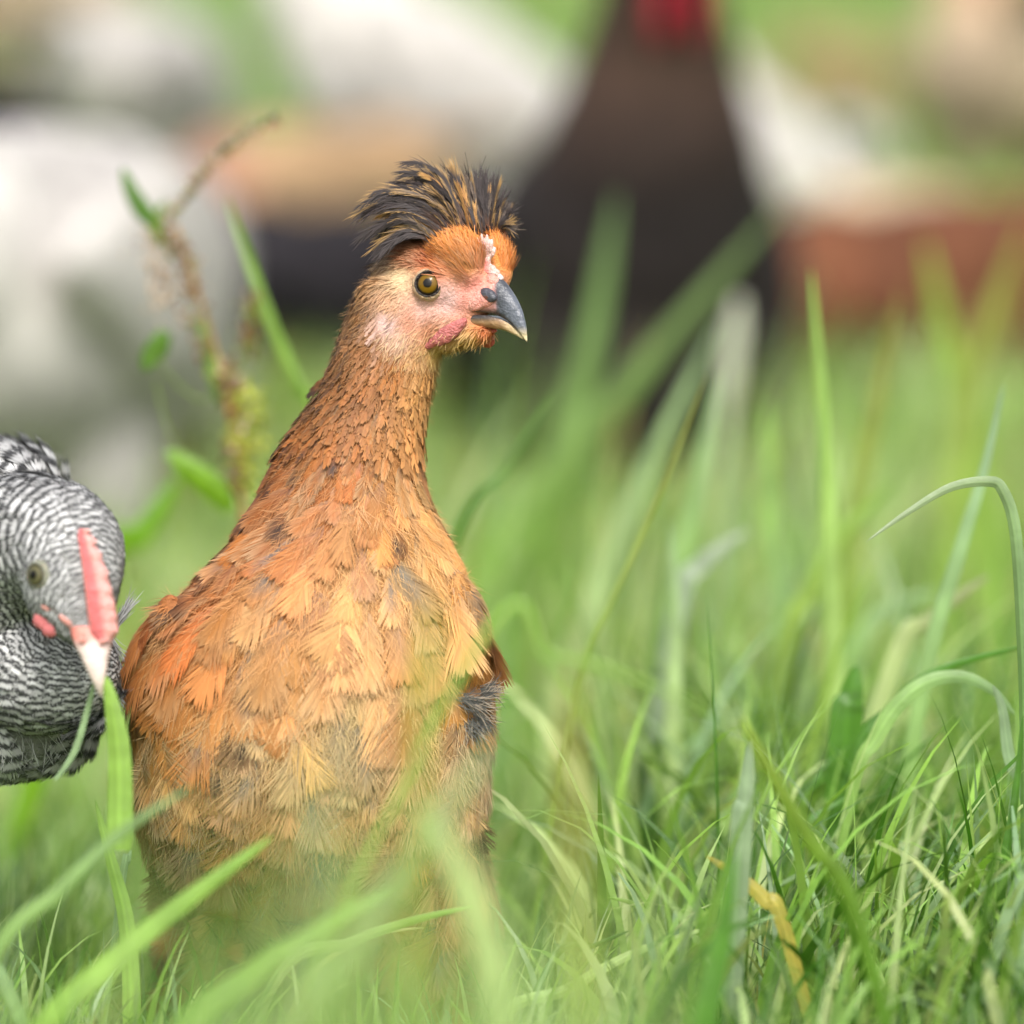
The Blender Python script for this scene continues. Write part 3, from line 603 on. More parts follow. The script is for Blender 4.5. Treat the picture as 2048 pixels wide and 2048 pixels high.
tufts(1100, lambda q: (q[:, 1] > 1400) & (q[:, 1] < 1960), 80, 9, 0.35, (0.55, 1.1))  # belly tufts tinted darker to paint in the shade down there
ne = spline([(655, 730), (625, 800), (588, 862), (548, 925), (515, 990), (482, 1060), (440, 1120)], 46); ne = ne + rng.uniform(0, 22, (46, 1)) + rng.normal(0, 2, (46, 2)); L_n = rng.uniform(44, 84, 46)
nq = np.column_stack([ne[:, 0] + 12, ne[:, 1], rng.uniform(-60, 50, 46)]); nd = np.column_stack([rng.uniform(-.75, -.5, 46), rng.uniform(.6, .95, 46), rng.normal(0, .15, 46)])
nb_ = body_color(nq) * rng.uniform(.8, 1.15, (46, 1)); kq = rng.random(46) < .8
def cf(u, e, i):
    dk = (kq[i] * np.clip((u - .62) * 6, 0, 1) * np.clip(1.15 - .5 * e, 0, 1))[..., None]; return nb_[i] * (1 - dk) + np.array([.018, .014, .014]) * dk
put(barb_feathers(Qn(nq), Qdir(nd), unit(Qdir(np.column_stack([-np.ones(46) * .5, -np.ones(46) * .3, np.ones(46)]))), L_n * S, L_n * 0.12 * S, cf, nb=22, ang=26, lift=.06, bend=.02, cup=.1, rough=.2, tipj=.3, pt=.6))
put(fuzz(body, 60000, lambda q: (q[:, 1] > 600) & (q[:, 1] < 1000) & ~headmask(q), 15, 0.9, (0.8, 1.3), 1.0, 0.2, 0.4, (W_(238, 196, 136), 0.35)))
put(fuzz(body, 50000, lambda q: (q[:, 1] > 1000) & (q[:, 1] < 1800), 34, 0.8, (0.8, 1.3), 0.8, 0.3, 0.4, (W_(240, 205, 150), 0.4)))
tp = np.array([[930., 1395, 150], [950, 1400, 130], [958, 1425, 120], [940, 1440, 130], [965, 1380, 110]]); td = np.array([[50., 25, 10], [45, 10, 0], [30, 40, 0], [35, 50, 10], [48, -8, 0]])
tk = np.repeat(np.arange(5), 60); put(strands(Qn(tp[tk] + rng.normal(0, 6, (300, 3))), Qdir(td[tk]), np.tile(-FWn, (300, 1)), 44 * S, 1.6 * S, np.tile([.10, .10, .09], (300, 1)), np.where(rng.random((300, 1)) < .4, [[.5, .4, .3]], [[.07, .07, .07]]) * np.ones((300, 3)), .1, .1, .25, .35))
plum = mesh_np('plumage', np.concatenate(PV), np.concatenate(PF), M_FEATHER, np.concatenate(PC), hen, smooth=False)

# face fuzz and ear tuft
PV, PF, PC = [], [], []; pn = 0
ex, ey = 858, 571
def facetest(q):
    r = np.hypot((q[:, 0] - ex), (q[:, 1] - ey)); cere = (q[:, 0] > 940) & (q[:, 1] > 545) & (q[:, 1] < 655)
    comb_ = (np.abs(q[:, 0] - (965 + (q[:, 1] - 480) * 0.45)) < 13) & (q[:, 1] < 570)
    return headmask(q) & (r > 31) & ~cere & ~comb_ & ~((np.abs(q[:, 0] - 768) < 11) & (np.abs(q[:, 1] - 645) < 26))
def fl(q):
    L_ = np.full(len(q), 13.0); r = np.hypot(q[:, 0] - ex, q[:, 1] - ey); L_ = np.where(r < 60, 7, L_)
    L_ = np.where((q[:, 0] > 890) & (q[:, 1] < 555), 30, L_); L_ = np.where((q[:, 1] < 535) & (q[:, 0] < 890), 24, L_); L_ = np.where(q[:, 1] > 680, 17, L_)
    L_ = np.where((q[:, 0] > 880) & (q[:, 1] > 570) & (q[:, 1] < 640), 5, L_)
    return L_
put(fuzz(body, 240000, facetest, fl, 1.5, (0.72, 1.25), 0.42, 0.2, 0.22, (W_(245, 215, 175), 0.25)))
put(fuzz(body, 50000, lambda q: facetest(q) & (q[:, 1] > 655), 22, 1.5, (0.8, 1.25), 0.6, 0.1, 0.3, (W_(240, 215, 150), 0.5)))
put(fuzz(body, 60000, lambda q: facetest(q) & (q[:, 1] < 535) & (q[:, 0] < 900), 40, 1.8, (0.5, 1.0), 0.30, 0.1, 0.2, (W_(60, 48, 42), 0.5)))
# forehead: long orange fan
put(fuzz(body, 160000, lambda q: facetest(q) & (q[:, 1] < 560) & (q[:, 0] > 880), 40, 2.0, (0.75, 1.2), 0.25, 0.1, 0.12, (W_(240, 160, 80), 0.3)))
put(fuzz(body, 90000, lambda q: facetest(q) & (np.hypot((q[:, 0] - 768) / 1.0, (q[:, 1] - 600) / 1.6) < 34), 20, 1.6, (0.8, 1.2), 0.6, 0.1, 0.2, (W_(232, 180, 130), .4)))
mesh_np('face_feathers', np.concatenate(PV), np.concatenate(PF), M_FEATHER, np.concatenate(PC), hen, smooth=False)

# crest: long narrow feathers swept up and back
PV, PF, PC = [], [], []; pn = 0
roots, tips, wds, kind = [], [], [], []
CT = [  # root (x,y,w) , tip (x,y,w), sag, half width px
 ((945, 462, 30), (799, 350, 30), -95, 8), ((935, 464, 40), (835, 352, 20), -80, 8), ((925, 470, 45), (738, 398, 40), -110, 9), ((915, 475, 50), (706, 440, 45), -120, 9), ((905, 482, 55), (722, 436, 50), -105, 9),
 ((895, 488, 55), (709, 494, 50), -115, 9), ((885, 492, 58), (742, 512, 55), -90, 9), ((878, 495, 60), (764, 505, 50), -72, 8), ((935, 466, 45), (868, 350, 20), -50, 9), ((950, 464, 40), (905, 350, 20), -30, 10), ((960, 464, 30), (935, 358, 20), -14, 9),
 ((965, 464, 30), (956, 356, 10), -6, 9), ((973, 466, 20), (976, 364, 0), 0, 9), ((978, 468, 10), (990, 370, 10), 0, 9), ((985, 470, 0), (1006, 398, 0), -12, 7), ((990, 475, -10), (1018, 425, 0), -26, 6), ((992, 478, -10), (1024, 464, 10), -40, 5)]
n_c = 560
for k in range(n_c):
    i = random.random() * (len(CT) - 1); a = CT[int(i)]; b_ = CT[int(i) + 1]; f = i - int(i); inner = random.random() ** 0.7
    r0 = np.array(a[0]) * (1 - f) + np.array(b_[0]) * f; t0 = np.array(a[1]) * (1 - f) + np.array(b_[1]) * f; sg = a[2] * (1 - f) + b_[2] * f
    back = random.uniform(-75, 10); r0 = r0 + np.array([0, 0, back]); t0 = t0 + np.array([0, 0, back * 1.2])
    shrink = 0.36 + 0.58 * random.random(); ctl = (r0 + t0) / 2 + np.array([0, sg * 0.9, 8]); fs = shrink; tt_ = (1 - fs) ** 2 * r0 + 2 * fs * (1 - fs) * ctl + fs ** 2 * t0 + rng.normal(0, 5, 3)
    roots.append(r0 + rng.normal(0, 7, 3)); tips.append((tt_, sg * shrink ** 2)); wds.append(random.uniform(1.2, 3.0)); kind.append(random.random())
for a in CT:
    roots.append(np.array(a[0], float)); tips.append((np.array(a[1], float), a[2])); wds.append(a[3] * 0.55); roots.append(np.array(a[0]) + rng.normal(0, 6, 3)); tips.append((np.array(a[1]) + rng.normal(0, 12, 3), a[2] * 1.05)); wds.append(a[3] * .4); kind.append(0.0); kind.append(0.0)
def crest_feather(r0, t0, sag, hw, kd_):
    path = np.array([r0, (r0 + t0) / 2 + np.array([0, sag * 0.9, 8]), t0]); m_ = 12; f = np.linspace(0, 1, m_)[:, None]
    p = (1 - f) ** 2 * path[0] + 2 * f * (1 - f) * path[1] + f ** 2 * path[2]
    T = unit(np.gradient(p, axis=0)); view = np.array([0, 0, 1.]) + rng.normal(0, .35, 3); Bv = unit(np.cross(T, view)); N_ = np.cross(Bv, T)
    V_, F_, C_ = [], [], []; nn = 0; dark = np.array([.040, .031, .031]) if kd_ < 0.62 else (np.array([.11, .082, .065]) if kd_ < 0.93 else np.array(W_(180, 128, 78)))
    tan = np.array(W_(222, 170, 105)); L_ = np.linalg.norm(r0 - t0)
    nb = max(12, int(L_ / 4.0))
    for sgn in (-1, 1):
        edge_t = random.random() < (0.2 if kd_ < .8 else .8)
        for k in range(nb):
            u = (k + rng.uniform(-.3, .3)) / nb * 0.86 + 0.04; x_ = u * (m_ - 1); i = int(min(max(x_, 0), m_ - 2)); ff = x_ - i
            c0 = p[i] * (1 - ff) + p[i + 1] * ff; ln = hw * (2.0 + 1.6 * (u > .5)) * rng.uniform(0.7, 1.5) * (1 - 0.55 * u ** 3)
            j = min(i + 2, m_ - 1); dirn = T[j] * 0.97 + Bv[j] * sgn * rng.uniform(0.06, 0.26) + N_[j] * rng.normal(0, .07); dirn = dirn / np.linalg.norm(dirn)
            e1 = c0 + dirn * ln * 3.4; mid = (c0 + e1) / 2 + Bv[j] * sgn * 0.8; wv = Bv[j] * 1.1
            V_ += [c0 - wv, c0 + wv, mid - wv * .8, mid + wv * .8, e1]; F_ += [[nn, nn + 1, nn + 3], [nn, nn + 3, nn + 2], [nn + 2, nn + 3, nn + 4]]; nn += 5
            cc = dark * rng.uniform(0.7, 1.5); ce = tan * rng.uniform(.7, 1.1) if edge_t else cc * 1.3
            root_f = np.clip(1 - u * 3, 0, 1) * 0.45; cc = cc * (1 - root_f) + np.array(W_(150, 95, 55)) * root_f
            C_ += [cc, cc, cc * .7 + ce * .3, cc * .7 + ce * .3, ce]
    rv = Bv * np.linspace(1.6, 0.5, m_)[:, None]; st = nn
    for i in range(m_): V_ += [p[i] - rv[i], p[i] + rv[i]]; C_ += [dark * .8] * 2
    for i in range(m_ - 1): F_ += [[st + 2 * i, st + 2 * i + 1, st + 2 * i + 3], [st + 2 * i, st + 2 * i + 3, st + 2 * i + 2]]
    return Qn(np.array(V_)), np.array(F_), np.array(C_)
for r0, (t0, sg), hw, kd_ in zip(roots, tips, wds, kind): put(crest_feather(r0, t0, sg, hw, kd_))
# stray bristles above the crest
for (x0, y0, x1, y1) in ((938, 360, 930, 305), (948, 362, 972, 312), (990, 364, 1012, 363), (995, 382, 1014, 381), (905, 350, 880, 330), (1000, 400, 1018, 388)):
    V_, F_ = tube(Qn(spline([(x0, y0, 10), ((x0 + x1) / 2 + 2, (y0 + y1) / 2, 12), (x1, y1, 14)], 8)), 0.5 * S, 4); put((V_, np.concatenate([F_[:, [0, 1, 2]], F_[:, [0, 2, 3]]]), np.tile([.06, .05, .05], (len(V_), 1))))
mesh_np('crest', np.concatenate(PV), np.concatenate(PF), M_FEATHER, np.concatenate(PC), hen, smooth=False)

# eye
def eye_mat(name, iris, rim):
    m = bpy.data.materials.new(name); m.use_nodes = True; n = m.node_tree.nodes; l = m.node_tree.links; b = n['Principled BSDF']
    tc = n.new('ShaderNodeTexCoord'); sp = n.new('ShaderNodeSeparateXYZ'); l.new(tc.outputs['Object'], sp.inputs[0])
    at = n.new('ShaderNodeVectorMath'); at.operation = 'MULTIPLY'; at.inputs[1].default_value = (1, 1, 0); l.new(tc.outputs['Object'], at.inputs[0])
    ln = n.new('ShaderNodeVectorMath'); ln.operation = 'LENGTH'; l.new(at.outputs[0], ln.inputs[0])
    no = n.new('ShaderNodeTexNoise'); no.inputs['Scale'].default_value = 900; l.new(tc.outputs['Object'], no.inputs['Vector'])
    ml = n.new('ShaderNodeMath'); ml.operation = 'MULTIPLY_ADD'; ml.inputs[1].default_value = 0.0005; l.new(no.outputs['Fac'], ml.inputs[0]); l.new(ln.outputs['Value'], ml.inputs[2])
    dv = n.new('ShaderNodeMath'); dv.operation = 'DIVIDE'; dv.inputs[1].default_value = 34 * S; l.new(ml.outputs[0], dv.inputs[0])
    cr = n.new('ShaderNodeValToRGB'); e = cr.color_ramp.elements; e[0].position = 0.27; e[0].color = (.004, .003, .002, 1); e[1].position = 0.33; e[1].color = (*iris, 1)
    for p_, c_ in ((0.43, [v * 1.15 for v in iris]), (0.54, iris), (0.60, [v * 0.45 for v in iris]), (0.635, (.012, .008, .006)), (0.84, rim)):
        x_ = e.new(p_); x_.color = (*c_, 1)
    l.new(dv.outputs[0], cr.inputs[0]); l.new(cr.outputs[0], b.inputs['Base Color']); b.inputs['Roughness'].default_value = 0.4; b.inputs['Specular IOR Level'].default_value = 0.1; b.inputs['Coat Weight'].default_value = 0.3; b.inputs['Coat Roughness'].default_value = 0.015
    return m
def put_eye(parent, loc, axis, rad, m, lidc, lid2, prot=0.34, vr=0.73):
    bw = bmesh.new(); bmesh.ops.create_uvsphere(bw, u_segments=48, v_segments=32, radius=rad); me = bpy.data.meshes.new('eye'); bw.to_mesh(me); bw.free()
    me.polygons.foreach_set('use_smooth', np.ones(len(me.polygons), bool)); me.materials.append(m); o = bpy.data.objects.new('eye', me)
    ax = Vector(axis).normalized(); q = ax.to_track_quat('Z', 'Y'); o.location = loc - ax * rad * (1 - prot); o.rotation_euler = q.to_euler(); sc.collection.objects.link(o)
    bpy.context.view_layer.update(); o.parent = parent
    # eyelids: a ring of skin with its own thickness
    V_, C_ = [], []; nr = 64; ncs = 8
    c0 = loc - ax * rad * (1 - prot)
    for (r1, h1, cc) in ((vr * 0.93, 0.62, lidc), (vr * 0.96, 0.76, lidc), (vr * 1.03, 0.80, lidc), (vr * 1.10, 0.76, lidc), (vr * 1.16, 0.72, lid2), (vr * 1.24, 0.68, lid2), (vr * 1.36, 0.56, lid2), (vr * 1.4, 0.3, lid2)):
        for k in range(nr):
            t = 2 * math.pi * k / nr; wob = 1 + 0.012 * math.sin(9 * t + r1 * 20)
            V_.append(c0 + q @ Vector((math.cos(t) * r1 * rad * wob, math.sin(t) * r1 * rad * wob * 0.97, h1 * rad))); C_.append(cc)
    e = mesh_np('eyelid', np.array([list(v) for v in V_]), grid_faces(ncs, nr, True), M_FLESH, np.array(C_), None); e.parent = parent
    return o
loc, no_ = hit(ex, ey); eax = (-FW * 0.93 - RT * 0.16 + UP * 0.10)
put_eye(hen, loc + eax * 0.0004, eax, 34 * S, eye_mat('amber_eye', tuple(lin(146, 108, 20) * .42), (.02, .012, .01)), (.022, .015, .012), tuple(lin(214, 182, 146) * .62), prot=.33)
# far eye
eax2 = (RT * 0.9 + FW * 0.35); l2, n2, _, _ = bvh.ray_cast(Hw(52, 0, 10) + eax2.normalized() * 0.1, -eax2.normalized())
if l2 is not None: put_eye(hen, l2, eax2, 34 * S, bpy.data.materials['amber_eye'], (.022, .015, .012), tuple(lin(200, 165, 120) * .6))

# beak
def beak_part(name, secs, closed_top, colf, nseg=22, ns=40):
    s_ = spline(secs, ns); V_ = []
    for (ar, cr_, at_, ct_, wv) in s_:
        for k in range(nseg):
            t = math.pi * k / (nseg - 1) ; cb = math.cos(t); hb = math.sin(t) ** 0.8
            V_.append((at_ + (ar - at_) * hb, wv * cb * (0.82 + 0.18 * math.sin(t)), ct_ + (cr_ - ct_) * hb))
        V_.append((at_ , 0, ct_ + (cr_ - ct_) * 0.15))
    V_ = np.array(V_); n_ = nseg + 1
    F_ = grid_faces(ns, n_, True)
    Vq = Hq(V_[:, 0], V_[:, 1], V_[:, 2])
    return mesh_np(name, Qn(Vq), F_, M_BEAK, colf(V_), hen)
def upc(v):
    a, b_, c = v.T; dark = np.array([.050, .054, .066]); pale = np.array(lin(225, 205, 160) * .75); pink = np.array(lin(232, 158, 142) * .75); mid = np.array([.13, .145, .18])
    tipf = np.clip((-c - 78) / 20, 0, 1)[:, None]; f = np.clip((a - 184 + 0.10 * c) / 10, 0, 1)[:, None]; near_t = np.clip((-c - 34) / 9, 0, 1)[:, None] * np.clip((a - 92) / 10, 0, 1)[:, None]
    k = np.maximum(f, near_t); hl = np.clip((a - 205) / 30, 0, 1)[:, None] * 0.6
    col = pink * (1 - k) + (dark * (1 - hl) + mid * hl) * k; return col * (1 - tipf) + pale * tipf
beak_part('upper_beak', [(158, 26, 97, -57, 40), (176, 24, 125, -48, 37), (194, 18, 165, -48, 30), (212, 0, 192, -53, 24.5), (230, -24, 218, -66, 18), (244, -50, 236, -85, 11), (252, -78, 248, -99, 6), (255, -104, 254, -107, 1)], True, upc)
def loc_(v):
    a, b_, c = v.T; tan = np.array(lin(180, 142, 104) * .7); dk = np.array([.05, .045, .045]); f = np.clip((c + 68) / 9, 0, 1)[:, None] * np.clip((215 - a) / 20, 0, 1)[:, None]; pal = np.clip((a - 200) / 40, 0, 1)[:, None]
    col = tan * (1 - f) + dk * f; return col * (1 - pal) + np.array(lin(228, 205, 160) * .75) * pal
beak_part('lower_beak', [(112, -74, 99, -60, 31), (140, -77, 130, -54, 29), (172, -80, 168, -54, 26), (200, -84, 195, -60, 20), (222, -92, 220, -72, 13), (238, -99, 238, -88, 7), (246, -103, 246, -98, 2)], False, loc_)
# cere / nostril flap and comb
def blob(name, items, m, colf, parent, voxel=0.0008, sm=2, rotm=None):
    bw = bmesh.new()
    for (c, r, rot) in items: add_ell(bw, c, r, rot, seg=8)
    me = remesh(bw, voxel, sm); v = verts_of(me); me.materials.append(m); set_col(me, colf(v)); o = bpy.data.objects.new(name, me); return link(o, parent)
def rotz(deg): # rotation in view plane
    return Matrix.Rotation(R(deg), 3, -FW)
bump_pts = []
nos = [(Hw(180, -27, -14), (22 * S, 9 * S, 13.5 * S), HROT @ Matrix.Rotation(R(28), 3, 'Y')), (Hw(180, 27, -14), (22 * S, 9 * S, 13 * S), HROT @ Matrix.Rotation(R(28), 3, 'Y'))]
blob('nostril', nos, M_BEAK, lambda v: np.where((Qinv(v)[:, 0:1] < 975) & (Qinv(v)[:, 1:2] > 596), lin(120, 70, 55) * .7, np.array([[.055, .055, .07]])), hen)
ci = []
for (x, y, ww_, rx, ry, an) in [(957, 492, 80, 3.6, 14, 10), (964, 487, 90, 3.8, 17, 2), (973, 489, 92, 4, 17, -6), (982, 497, 92, 4.4, 16, -10), (988, 508, 88, 3.6, 11, -16), (970, 512, 86, 8, 16, 0), (977, 516, 84, 7, 14, -8), (973, 530, 90, 9, 12, -18), (984, 542, 94, 8, 9, -35), (993, 550, 96, 7, 8, -40), (1001, 560, 96, 7, 7, -40), (966, 520, 84, 6, 12, 6), (982, 548, 94, 10, 10, -40), (970, 543, 92, 10, 9, 0)]:
    ci.append((Q(x, y, ww_), (rx * S, 9 * S, ry * S), Matrix.Rotation(R(-an), 3, 'Y')))
def combc(v):
    q = Qinv(v); t = fbm(q, 1 / 7., 4)[:, None]; red = np.clip((q[:, 1:2] - 505) / 25, 0, 1) * np.clip((985 - q[:, 0:1]) / 12, 0, 1); a = lin(244, 208, 200) * .85; return (a * (1 - .25 * t)) * (1 - red * .75) + lin(228, 100, 84) * .75 * red * .75
blob('comb', ci, M_FLESH, combc, hen, 0.0005, 0)
# cere skin around nostril
cs = [(Hw(158, -22, -22), (34 * S, 14 * S, 20 * S), HROT), (Hw(176, -4, 14), (24 * S, 18 * S, 14 * S), HROT @ Matrix.Rotation(R(35), 3, 'Y')), (Hw(140, -26, -28), (36 * S, 12 * S, 20 * S), HROT)]
def cerec(v):
    q = Qinv(v); t = np.clip((q[:, 0:1] - 900) / 60, 0, 1); n_ = fbm(q, 1 / 9., 6)[:, None]; return (lin(214, 168, 150) * (1 - t) + lin(236, 160, 146) * t) * .78 * (0.85 + .3 * n_)
blob('cere', cs, M_FLESH, cerec, hen, 0.0009, 3)
# wattle: the folded pink lobe under the mouth corner
wl = [(860, 690), (927, 644), (920, 650), (911, 657), (902, 664), (892, 671), (882, 677), (870, 683)]
wi = []
for k, (x, y) in enumerate(wl):
    h_, _n = hit(x, y); ww_ = Qinv(np.array([list(h_)]))[0, 2] if h_ is not None else 60
    wi.append((Q(x, y + 2, ww_ + 5), ([11, 10, 12, 14, 16, 17, 17, 14][k] * S, 6 * S, [9, 9, 12, 15, 17, 18, 16, 11][k] * S), Matrix.Rotation(R(-34), 3, 'Y')))
blob('wattle', wi, M_FLESH, lambda v: (lin(204, 118, 114) * .72)[None] * (0.8 + 0.4 * fbm(Qinv(v), 1 / 6., 9))[:, None], hen, 0.0007, 5)
blob('wattle', [(Hw(118 + 6 * k, 42, -92 - 6 * k), (18 * S, 7 * S, 14 * S), HROT) for k in range(3)] + [(Hw(155, 8, -84), (24 * S, 10 * S, 7 * S), HROT)], M_FLESH, lambda v: np.tile(lin(200, 92, 70) * .7, (len(v), 1)), hen, 0.0008, 2)

# ================================================================== THE BARRED GREY HEN (left edge)
def Ge(bm, x, y, w_, rx, ry, rw, rot=None): add_ell(bm, Q(x, y, w_), (rx * S, rw * S, ry * S), rot)
bm = bmesh.new()
Ge(bm, -330, 1260, -350, 420, 330, 420); Ge(bm, -90, 1340, -60, 270, 215, 220); Ge(bm, -60, 1420, -60, 235, 130, 200)
nk = spline([(-60, 1180, 40, 190), (0, 1110, 130, 150), (70, 1080, 210, 128), (125, 1095, 280, 112), (140, 1130, 320, 100)], 14)
for (x, y, w_, r_) in nk: Ge(bm, x, y, w_, r_, r_, r_)
Ge(bm, -50, 1000, -150, 150, 120, 200)
hf = Vector((0.30, -0.72, 0.62)).normalized()      # beak direction in (x, up, towards viewer)
Ge(bm, 142, 1165, 345, 92, 98, 85); Ge(bm, 158, 1215, 385, 58, 62, 48); Ge(bm, 178, 1255, 412, 30, 34, 28)
Ge(bm, 70, 1330, 130, 150, 120, 120)
for s, tx in enumerate((-260, -60)):
    Ge(bm, tx - 130, 1600, -200, 90, 130, 100); sh = Q(tx - 130, 1700, -200); ft = Q(tx - 130, 2160, -180); ft.z = 0.012; add_cone(bm, sh, ft, 0.010, 0.0065)
    for an in (-0.5, 0.0, 0.5, math.pi): add_cone(bm, ft, ft + Vector((math.sin(an) * 0.05, -math.cos(an) * 0.05, -0.006)), 0.0065, 0.003)
gb = remesh(bm, 0.0016, 7)
def grey_c(q):
    t = fbm(q, 1 / 22., 3)[:, None]; face = np.clip(1 - np.hypot(q[:, 0:1] - 95, (q[:, 1:2] - 1215)) / 75, 0, 1) * (q[:, 2:3] > 200)
    c = np.array([.30, .30, .29]) * (0.4 + 1.0 * t); return c * (1 - face * .5) + lin(170, 140, 125) * .6 * face * .5
gq = Qinv(verts_of(gb)); set_col(gb, np.where((gq[:, 1] > 1800)[:, None], np.array([.35, .28, .14]), grey_c(gq) * .6)); gb.materials.append(M_SKIN)
ghen = bpy.data.objects.new('hen', gb); sc.collection.objects.link(ghen); tag(ghen, 'black and white barred hen at the left edge bending its pink-combed head to a blade', 'hen')
gbvh = BVHTree.FromObject(ghen, bpy.context.evaluated_depsgraph_get())
GD = [((200, 1230), (-.3, -1, .0)), ((100, 1180), (-.8, -.3, 0)), ((60, 1240), (-.8, .4, 0)), ((170, 1080), (-.3, -.9, -.5)), ((60, 1000), (-.9, -.2, -.3)), ((235, 1120), (.1, -.8, -.6)), ((20, 1100), (-.9, .3, 0)), ((0, 1250), (-.5, .9, 0)),
      ((100, 1330), (-.1, 1, 0)), ((200, 1400), (.3, .9, 0)), ((100, 1450), (.3, .9, 0)), ((0, 1500), (0, 1, 0)), ((230, 1300), (.3, .9, 0)), ((0, 900), (-.9, .2, 0)), ((-100, 1300), (-.5, .8, 0))]
gflow = lambda q: Qdir(field(GD, q, 3.0))
def gpick(n, test, radf):
    return pick(gb, n, test, radf)
GV = Pile()
vis_g = lambda q: (q[:, 0] > -420) & (q[:, 1] < 1850)
def gl(q):
    r = np.hypot(q[:, 0] - 170, q[:, 1] - 1230); r = np.where(q[:, 2] > 120, r, 400); return np.interp(r, [0, 60, 140, 220, 380], [13, 20, 30, 62, 104])
pos, nrm, q = gpick(160000, vis_g, lambda q: gl(q) * 0.34 * S)
o_ = np.argsort(-gl(q)); pos, nrm, q = pos[o_], nrm[o_], q[o_]
for lo, hi, nb in ((0, 40, 14), (40, 1000, 34)):
    Lq = gl(q); m_ = (Lq >= lo) & (Lq < hi); n = m_.sum(); Ls = Lq[m_] * rng.uniform(.9, 1.2, n) * S; ph = rng.uniform(-1, 1, n) * np.where(Lq[m_] < 40, 2.2, 1.0); nbars = np.where(Lq[m_] < 40, 2.3, 3.0); wv = rng.uniform(.65, 1.2, n)
    def cf(u, e, i):
        return np.stack(np.broadcast_arrays(wv[i] * 0.56, (u - 0.86) * nbars[i] + ph[i] / 6.28 + 4.5, u * 0), -1)
    put_ = barb_feathers(pos[m_], gflow(q[m_]) + rng.normal(0, .2, (n, 3)), nrm[m_], Ls, Ls * 0.40, cf, nb=nb, ang=42, lift=0.14, bend=0.02, cup=.1, rough=.10, tipj=.12, bt=gbvh, cvar=.016)
    GV.add(*put_)
GV2 = Pile(); t_ = fuzz(gb, 9000, lambda q: vis_g(q) & (q[:, 2] > 0), lambda q: gl(q) * .55, 1.5, (.6, 1.6), .4, .2, .3, ((.6, .6, .6), .5), grey_c, gflow); GV2.add(*t_)
# sticking-out wing feather tips beside the orange hen
sp_ = []
for (x0, y0, x1, y1) in ((200, 1262, 250, 1182), (190, 1250, 222, 1330), (194, 1270, 222, 1360)):
    p0 = np.array([[x0, y0, 60.]]); dv = np.array([[x1 - x0, y1 - y0, 6.]]); k = 70; GV2.add(*strands(Qn(p0 + dv * rng.uniform(0, .45, (k, 1)) + rng.normal(0, 2.5, (k, 3))), Qdir(dv) * np.ones((k, 1)), np.tile(-FWn, (k, 1)), np.linalg.norm(dv) * .62 * S, 1.5 * S, np.tile([.5, .5, .5], (k, 1)) * rng.uniform(.1, 1.2, (k, 1)), np.tile([.6, .6, .62], (k, 1)) * rng.uniform(.1, 1.2, (k, 1)), .05, .05, .15, .12))
mesh_np('plumage', np.concatenate(GV.V), np.concatenate(GV.F), M_BARRED, np.concatenate(GV.C), ghen, smooth=False)
mesh_np('fuzz', np.concatenate(GV2.V), np.concatenate(GV2.F), M_FEATHER, np.concatenate(GV2.C), ghen, smooth=False)
def ghit(px, py):
    return hit(px, py, gbvh)
gl_, gn_ = ghit(78, 1142)
gax = (-FW * 0.75 - RT * 0.62 + UP * 0.05)
put_eye(ghen, gl_ - FW * 0.001, gax, 30 * S, eye_mat('olive_eye', tuple(lin(135, 130, 92) * .33), (.16, .16, .13)), (.10, .10, .07), (.22, .22, .16))
# comb: single serrated blade seen from the front
rows = []; comb_path = spline([(166, 1052, 395), (178, 1090, 415), (190, 1130, 432), (200, 1180, 445), (208, 1230, 450), (210, 1268, 448)], 60)
wdt = np.interp(np.linspace(0, 1, 60), [0, .1, .4, .7, .9, 1], [7, 15, 22, 27, 27, 14])
ser = np.sin(np.linspace(0, 1, 60) * 2 * np.pi * 8 + 1.5 * np.sin(np.linspace(0, 9, 60))) * np.interp(np.linspace(0, 1, 60), [0, .5, 1], [1.2, .8, .3])
cV, cC = [], []
for i, (x, y, w_) in enumerate(comb_path):
    wd_ = wdt[i]; hgt = 12 + 2.2 * ser[i]
    prof = [(-wd_, -60), (-wd_, -6), (-wd_ * .75, hgt * .35), (-wd_ * .15, hgt * .4 ), (wd_ * .35 + 1 * ser[i], hgt), (wd_ + 7 * ser[i], hgt * .7), (wd_ * 1.05, -10), (wd_, -60)]
    for j, (dx, dw) in enumerate(prof): cV.append((x + dx, y, w_ + dw)); cC.append((lin(226, 118, 118) if j in (2, 3) else lin(236, 170, 162)) * .8 * (1 + .05 * ser[i] * (j > 3)))
mesh_np('comb', Qn(np.array(cV)), grid_faces(60, 8, True), M_FLESH, np.array(cC), ghen)
